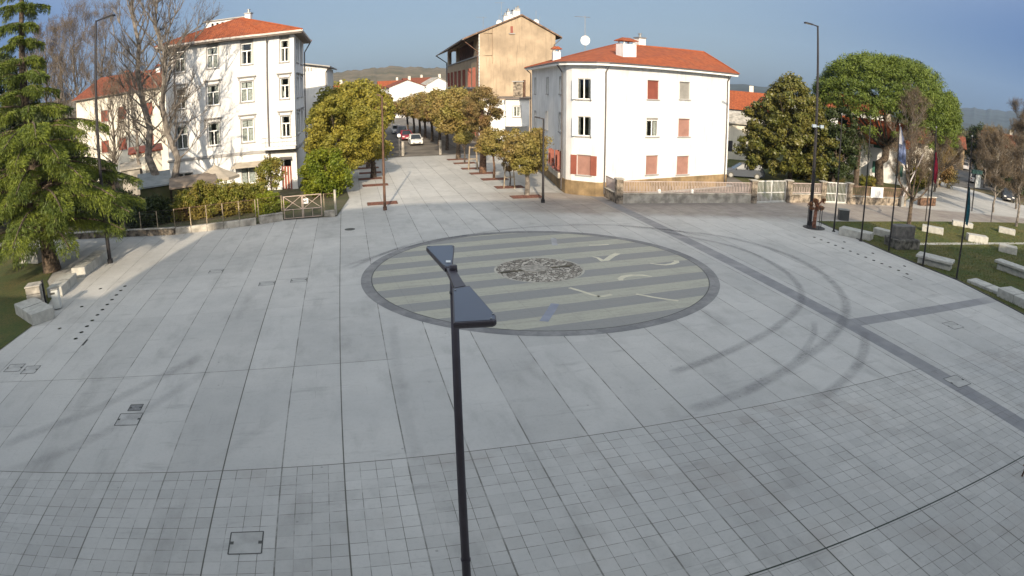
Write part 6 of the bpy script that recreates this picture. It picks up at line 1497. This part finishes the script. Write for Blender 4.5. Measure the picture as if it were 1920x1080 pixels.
# ================= cars
def car(loc, rz, colr, label, L=4.1, Wd=1.72, H=1.48, kind='hatch', group='cars standing along the roads', plate=False, name='parked_car'):
    o = thing(name, label, 'car', tuple(loc), group=group)
    R = Matrix.Rotation(rz, 3, 'Z'); loc = Vector(loc)
    T = lambda x, y, z: loc+R @ V(x, y, z)
    mb_ = mat('car_paint_'+label.split()[0], colr, .3, .0, var=.02, spec=.6)
    hl = L/2
    side = [(-hl+.05, .32), (-hl, .55), (-hl+.04, .86), (-hl+.25, .95), (-.2, .93), (hl*.42, .9), (hl*.8, .78), (hl-.08, .66), (hl, .5), (hl-.06, .28), (hl*.5, .22), (-hl*.5, .22)]
    q = MB(); rings = []
    for y, k, dz in ((-Wd/2+.03, .955, .0), (-Wd/2, .985, 0), (-Wd/2+.05, 1., 0), (0, 1.015, .02), (Wd/2-.05, 1., 0), (Wd/2, .985, 0), (Wd/2-.03, .955, 0)):
        zc0 = .58; rings.append([T(x*k, y, zc0+(z-zc0)*(k if k < 1 else 1)+(dz if z > .6 else 0)) for x, z in side])
    q.loft(rings, True, True); q.build('body', mb_, o, smooth=False)
    if kind == 'van': gh = [(-hl+.12, .9), (-hl+.25, H), (hl*.25, H), (hl*.62, .86)]
    else: gh = [(-hl+.15, .92), (-hl+.5, H-.03), (-.1, H), (hl*.12, H-.03), (hl*.5, .89)]
    q = MB(); rings = []
    for y, inset, zk in ((-Wd/2+.06, 0, 0), (-Wd/2+.2, 0, 1)): pass
    top = [p for p in gh]; lo_ = [(gh[0][0], .9), (gh[-1][0], .88)]
    A_ = []; 
    for s in (-1, 1):
        yb, yt = s*(Wd/2-.07), s*(Wd/2-.24)
        A_.append([T(x, yb if i in (0, len(gh)-1) else yt, z) for i, (x, z) in enumerate(gh)])
    q.loft(A_, True, True, closed=True); q.build('cabin_glass', M['car_glass'], o)
    q = MB(); up = [p for p in gh[1:-1]]
    rr_ = [[T(x, s*(Wd/2-.225), z+.012) for x, z in up] for s in (-1, 1)]
    q.loft(rr_, closed=False); 
    for s in (-1, 1):
        for i in (0, len(gh)-2):
            (x0, z0), (x1, z1) = gh[i], gh[i+1]; y0 = s*(Wd/2-.06) if i == 0 else s*(Wd/2-.22); y1 = s*(Wd/2-.22) if i == 0 else s*(Wd/2-.06)
            q.tube([T(x0, y0, z0), T(x1, y1, z1)], .04, 4)
        q.tube([T(-.15, s*(Wd/2-.055), .9), T(-.1, s*(Wd/2-.215), H)], .04, 4)
    q.build('roof', mb_, o)
    for x in (-hl*.62, hl*.64):
        for s in (-1, 1):
            q = MB(); c = T(x, s*(Wd/2-.1), .31); ax = R @ V(0, s, 0); q.tube([c-ax*.1, c+ax*.115], .31, 16); w_ = q.build('wheel', M['line_dark'], o); q = MB(); q.tube([c+ax*.1, c+ax*.122], .19, 12); q.build('rim', M['grey_metal'], w_)
    for s in (-1, 1):
        q = MB(); q.bbox(T(hl-.1, s*(Wd/2-.26), .67), (.16, .34, .14), rz, b=.02); q.build('headlight', M['white_paint'], o)
        q = MB(); q.bbox(T(-hl+.05, s*(Wd/2-.2), .76), (.1, .2, .18), rz, b=.02); q.build('tail_light', M['shutter_red'], o)
        q = MB(); q.bbox(T(hl*.38, s*(Wd/2+.06), .95), (.12, .18, .12), rz, b=.02); q.build('mirror', mb_, o)
    q = MB(); q.bbox(T(hl-.02, 0, .42), (.06, Wd*.62, .2), rz, b=.015); q.build('grille', M['line_dark'], o)
    q = MB(); q.bbox(T(hl+.02, 0, .44), (.02, .5, .11), rz, b=.003); q.build('number_plate', M['white_paint'], o)
    return o
M['car_glass'] = mat('dark_car_glass', (.02, .025, .03), .08, spec=.8, var=.02)
face = atan2(-sd.y, -sd.x)
car(G(779, 271), face, (.72, .72, .70), 'white car driving towards the square, nearest in the street')
car(G(762, 262), face, (.30, .02, .04), 'red car behind the white one in the street')
car(G(754, 258), face, (.16, .17, .24), 'grey-blue van queued behind the red car', L=4.6, H=1.9, kind='van')
car(G(744, 250), face, (.6, .6, .6), 'pale car farthest left in the street queue')
car(G(1392, 333), 3.0, (.06, .07, .09), 'slate-blue car parked beside the white house behind the railing', L=4.4)
rdir = (G(1797, 287)-G(1815, 380)).normalized(); ra2 = atan2(rdir.y, rdir.x)
for px, py, cl, lab in ((1802, 307, (.6, .6, .6), 'pale car parked farthest along the right road'), (1808, 318, (.5, .5, .52), 'silver car parked between others on the right road'), (1827, 343, (.65, .65, .65), 'light car parked behind the notice sign')): car(G(px, py), ra2, cl, lab)
car(G(1889, 376), ra2+pi, (.03, .03, .035), 'black car parked on the right under leafless trees')
for px, py, h, lab in ((749, 292, 2.6, 'thin pale pole with round sign at the left end of the paving'), ):
    b = G(px, py); o = thing('traffic_sign', lab, 'sign', tuple(b)); q = MB(); q.tube([b, b+V(0, 0, h)], .04, 6); q.build('pole', M['grey_metal'], o); q = MB(); c = b+V(0, -.05, h-.1); q.tube([c, c+V(0, -.02, 0)], .22, 16); q.build('disc', M['white_paint'], o)
for px, py, py2, lab in ((756, 292, 266, 'left concrete gate post where the paving meets the road'), (826, 290, 264, 'right concrete gate post where the paving meets the road')):
    b = G(px, py); o = thing('concrete_post', lab, 'post', tuple(b)); h = height_at(b, px, py2); q = MB(); q.bbox(b+V(0, 0, h/2), (.28, .28, h), PSI, b=.02); q.build('shaft', M['concrete'], o); q = MB(); q.bbox(b+V(0, 0, h+.03), (.34, .34, .06), PSI, b=.01); q.build('cap', M['concrete'], o)
# ================= far houses
M['house_win'] = mat('dark_window', (.05, .05, .06), .3)
def house(c, w, d, h, rz, label, wm='white_wall', rm='tiles', rh=1.6, wins=((3, 2)), name='house', cat='house', sh=None):
    c = Vector((c[0], c[1], 0)); o = thing(name, label, cat, tuple(c))
    R = Matrix.Rotation(rz, 3, 'Z'); T = lambda x, y, z: c+R @ V(x, y, z)
    nx, nz = wins; holes = [((i+.5)*w/nx-.5, (i+.5)*w/nx+.5, 1.+k*3., min(h-.3, 2.4+k*3.)) for i in range(nx) for k in range(nz)]
    q = MB(); cs = [T(-w/2, -d/2, 0), T(w/2, -d/2, 0), T(w/2, d/2, 0), T(-w/2, d/2, 0)]
    q.wall(cs[0], cs[1], 0, h, holes, .2); q.wall(cs[1], cs[2], 0, h); q.wall(cs[2], cs[3], 0, h); q.wall(cs[3], cs[0], 0, h)
    q.add([T(-w/2, -d/2, h), T(-w/2, d/2, h), T(-w/2, 0, h+rh*.93)], [(0, 1, 2)]); q.add([T(w/2, -d/2, h), T(w/2, d/2, h), T(w/2, 0, h+rh*.93)], [(0, 2, 1)]); q.build('wall', M[wm], o)
    q = MB(); k = .5; dz = rh/(d/2)*k
    A_ = [T(-w/2-.4, -d/2-k, h-dz+.1), T(w/2+.4, -d/2-k, h-dz+.1)]; B_ = [T(-w/2-.4, 0, h+rh+.1), T(w/2+.4, 0, h+rh+.1)]; C_ = [T(-w/2-.4, d/2+k, h-dz+.1), T(w/2+.4, d/2+k, h-dz+.1)]
    q.loft([A_, B_, C_], closed=False); q.loft([[p-V(0, 0, .14) for p in C_], [p-V(0, 0, .14) for p in B_], [p-V(0, 0, .14) for p in A_], A_], closed=False)
    for s in (0, 1): q.add([A_[s], B_[s], C_[s], C_[s]-V(0, 0, .14), B_[s]-V(0, 0, .14), A_[s]-V(0, 0, .14)], [(0, 1, 2, 3, 4, 5)])
    rf = q.build('roof', M[rm], o)
    q = MB(); q.box(T(w*.2, d*.12, h+rh+.3), (.6, .6, 1.4), rz); q.build('chimney', M['cream_wall'], rf)
    for a, b, z0, z1 in holes:
        q = MB(); q.quad(T(-w/2+a, -d/2+.15, z0), T(-w/2+b, -d/2+.15, z0), T(-w/2+b, -d/2+.15, z1), T(-w/2+a, -d/2+.15, z1)); q.build('window', M[sh or 'house_win'], o)
    return o
def hs(px, py_eave, D, w, d, rz, label, rh=1.6, **k):
    p = AT(px, py_eave, D); return house((p.x, p.y), w, d, p.z, rz, label, rh=rh, **k)
hs(735, 164, 200, 8, 9, .25, 'white house with red roof at the street end, leftmost of its group', rh=2.)
hs(757, 162, 185, 6, 10, -1.1, 'white house with sloping roof at the street end beside the leftmost one', rh=1.8, rm='tiles_dark')
hs(782, 158, 210, 9, 8, .5, 'white house with chimneys at the street end, middle of its group', rm='tiles_dark', rh=2.)
hs(815, 160, 190, 8, 8, -1.2, 'large white gabled house just left of the tan building', rh=2.2, rm='concrete')
hs(632, 172, 150, 5, 6, .4, 'peach house gable peeping above the corner evergreen', wm='cream_wall', rh=1.6)
hs(1392, 201, 96, 6.5, 9, -.3, 'grey-white house with red hip roof right of the white house', wm='grey_house', rh=2.2) if M.setdefault('grey_house', mat('grey_house_wall', (.42, .43, .43), .9, var=.1)) else 0
hs(1388, 228, 88, 6, 5, -.3, 'low annex with pale gable below the red-roofed house', wm='cream_wall', rm='concrete', rh=1., wins=(2, 1))
hs(1640, 262, 84, 9, 8, -.45, 'white villa with orange roof behind the umbrella pine', rh=2.4, sh='shutter_green') if M.setdefault('shutter_green', mat('green_shutter', (.03, .12, .09), .7)) else 0
hs(1598, 204, 105, 9, 9, -.4, 'house with bright orange roof glimpsed under the pine crown', rh=2.)
hs(1722, 262, 100, 7, 7, -.5, 'pale house behind the brown twiggy trees', wm='cream_wall', rm='tiles_dark', rh=1.8)
hs(1880, 272, 135, 9, 7, -.7, 'long house with red roof behind leafless trees at the right', wm='cream_wall', rm='tiles_dark', rh=2.2)
hs(1766, 268, 130, 9, 8, -.6, 'reddish house at the far end of the right road', wm='tan_side', rm='tiles_dark', rh=1.8)
hs(172, 190, 112, 4, 6, .6, 'pale house end left of the long red-roofed house', wm='cream_wall', rm='tiles_dark', rh=.8)
rnd = random.Random(15); k = 0
words = ['palest', 'small', 'low', 'wide', 'tiny', 'square', 'distant', 'hazy', 'far', 'narrow']
for i, (px, py, D) in enumerate(((1400, 170, 330), (1418, 168, 360), (1440, 166, 400), (1452, 172, 300), (1386, 175, 280), (1425, 176, 260), (700, 152, 420), (716, 156, 350), (1490, 178, 300), (1475, 172, 340))):
    p = AT(px, py, D); house((p.x, p.y), rnd.uniform(9, 15), 9, rnd.uniform(5, 7), rnd.uniform(-.4, .4), words[i]+' house of the far town, '+('left of the tan building' if px < 900 else 'seen above the red-roofed neighbour')+' on its slope', wm=rnd.choice(['white_wall', 'cream_wall']), rm=rnd.choice(['tiles', 'tiles_dark']), rh=1.8, wins=(3, 2))
# evergreen and pines at far right
for i, (px, py, pt, R, lm, lab) in enumerate(((1830, 318, 232, 3.2, 'leaf_dark', 'dark round evergreen right of the umbrella pine'), (1925, 330, 218, 3.4, 'leaf_pine', 'second pine cut by the right picture edge'), (1785, 305, 245, 3., 'leaf_rust', 'rust-orange tree beside the far right road'), (1768, 330, 235, 2.2, 'leaf_rust', 'ochre leafy tree below the right side of the pine'), (1745, 322, 225, 2.4, 'leaf_yellow', 'olive tree under the right rim of the pine'), (1850, 312, 262, 2.6, 'leaf_rust', 'brown tree before the red-roofed house on the right'))):
    b = G(px, py); leafy(b, 1.5, height_at(b, px, pt)-1.5, R, lab, lm, n=80, per=100, rc=.9, leaf=.32, seed=120+i, trunk_r=.25, name='background_tree')
for i, (px, py, pt, R, lm, lab) in enumerate(((1500, 336, 318, 1.1, 'leaf_hedge', 'low green shrub on the garden lawn beside the magnolia trunk'), (1560, 345, 322, 1.2, 'leaf_rust', 'low russet shrub behind the second gate'), (1625, 350, 330, 1.1, 'leaf_hedge', 'shrub against the villa wall behind the white board'), (1185, 352, 338, .6, 'leaf_rust', 'small bare-looking shrub behind the long railing'), (1212, 352, 340, .5, 'leaf_hedge', 'small green shrub behind the long railing'))):
    b = G(px, py); leafy(b, .1, max(.5, height_at(b, px, pt)-.1), R, lab, lm, n=24, per=90, rc=.4, leaf=.16, seed=140+i, trunk_r=.04, name='shrub', cat='shrub')

rtw = [(1758, 352, 262, 3., 'brown thicket tree between the red flag and the road'), (1775, 340, 258, 3., 'brown thicket tree left of the road mouth'), (1845, 352, 270, 3.2, 'brown thicket tree right of the notice sign'), (1862, 345, 262, 3.4, 'brown thicket tree above the black car'), (1900, 350, 250, 3.6, 'brown thicket tree at the right edge behind the black car'), (1905, 392, 300, 2.4, 'low brown thicket tree right of the black car'), (1850, 325, 255, 3.4, 'far brown thicket tree before the red roof'), (1820, 300, 262, 3., 'far brown thicket tree over the parked cars'), (1930, 372, 262, 3.4, 'brown thicket tree cut by the right picture edge')]
for i, (px, py, pt, w_, lab) in enumerate(rtw):
    b = G(px, py); bare_tree(b, height_at(b, px, pt), lab, r0=.16, seed=161+i, tw=.6, twigs=3, nb=26, width=w_, low=.12, group='brown thicket trees on the right', twm='leaf_rust' if i % 3 == 0 else 'twig')

for i, (px, py, pt, R, lm, lab) in enumerate(((1872, 352, 305, 3.2, 'leaf_rust', 'low rusty brush behind the black car'), (1902, 372, 320, 2.8, 'leaf_dark', 'dark brush right of the black car'), (1850, 338, 300, 2.6, 'leaf_dark', 'dark brush beside the right road'), (1762, 350, 300, 2.2, 'leaf_rust', 'rusty brush left of the right road mouth'), (1915, 340, 285, 4., 'leaf_rust', 'rusty brush at the far right edge'), (1835, 312, 282, 3.4, 'leaf_rust', 'rusty far brush beyond the parked pale cars'), (1720, 352, 310, 1.8, 'leaf_hedge', 'green-brown brush between the villa and the red flag'))):
    b = G(px, py); leafy(b, .3, max(1., height_at(b, px, pt)-.3), R, lab, lm, n=60, per=80, rc=.7, leaf=.26, seed=170+i, trunk_r=.07, name='brush', cat='shrub', lump=.3)
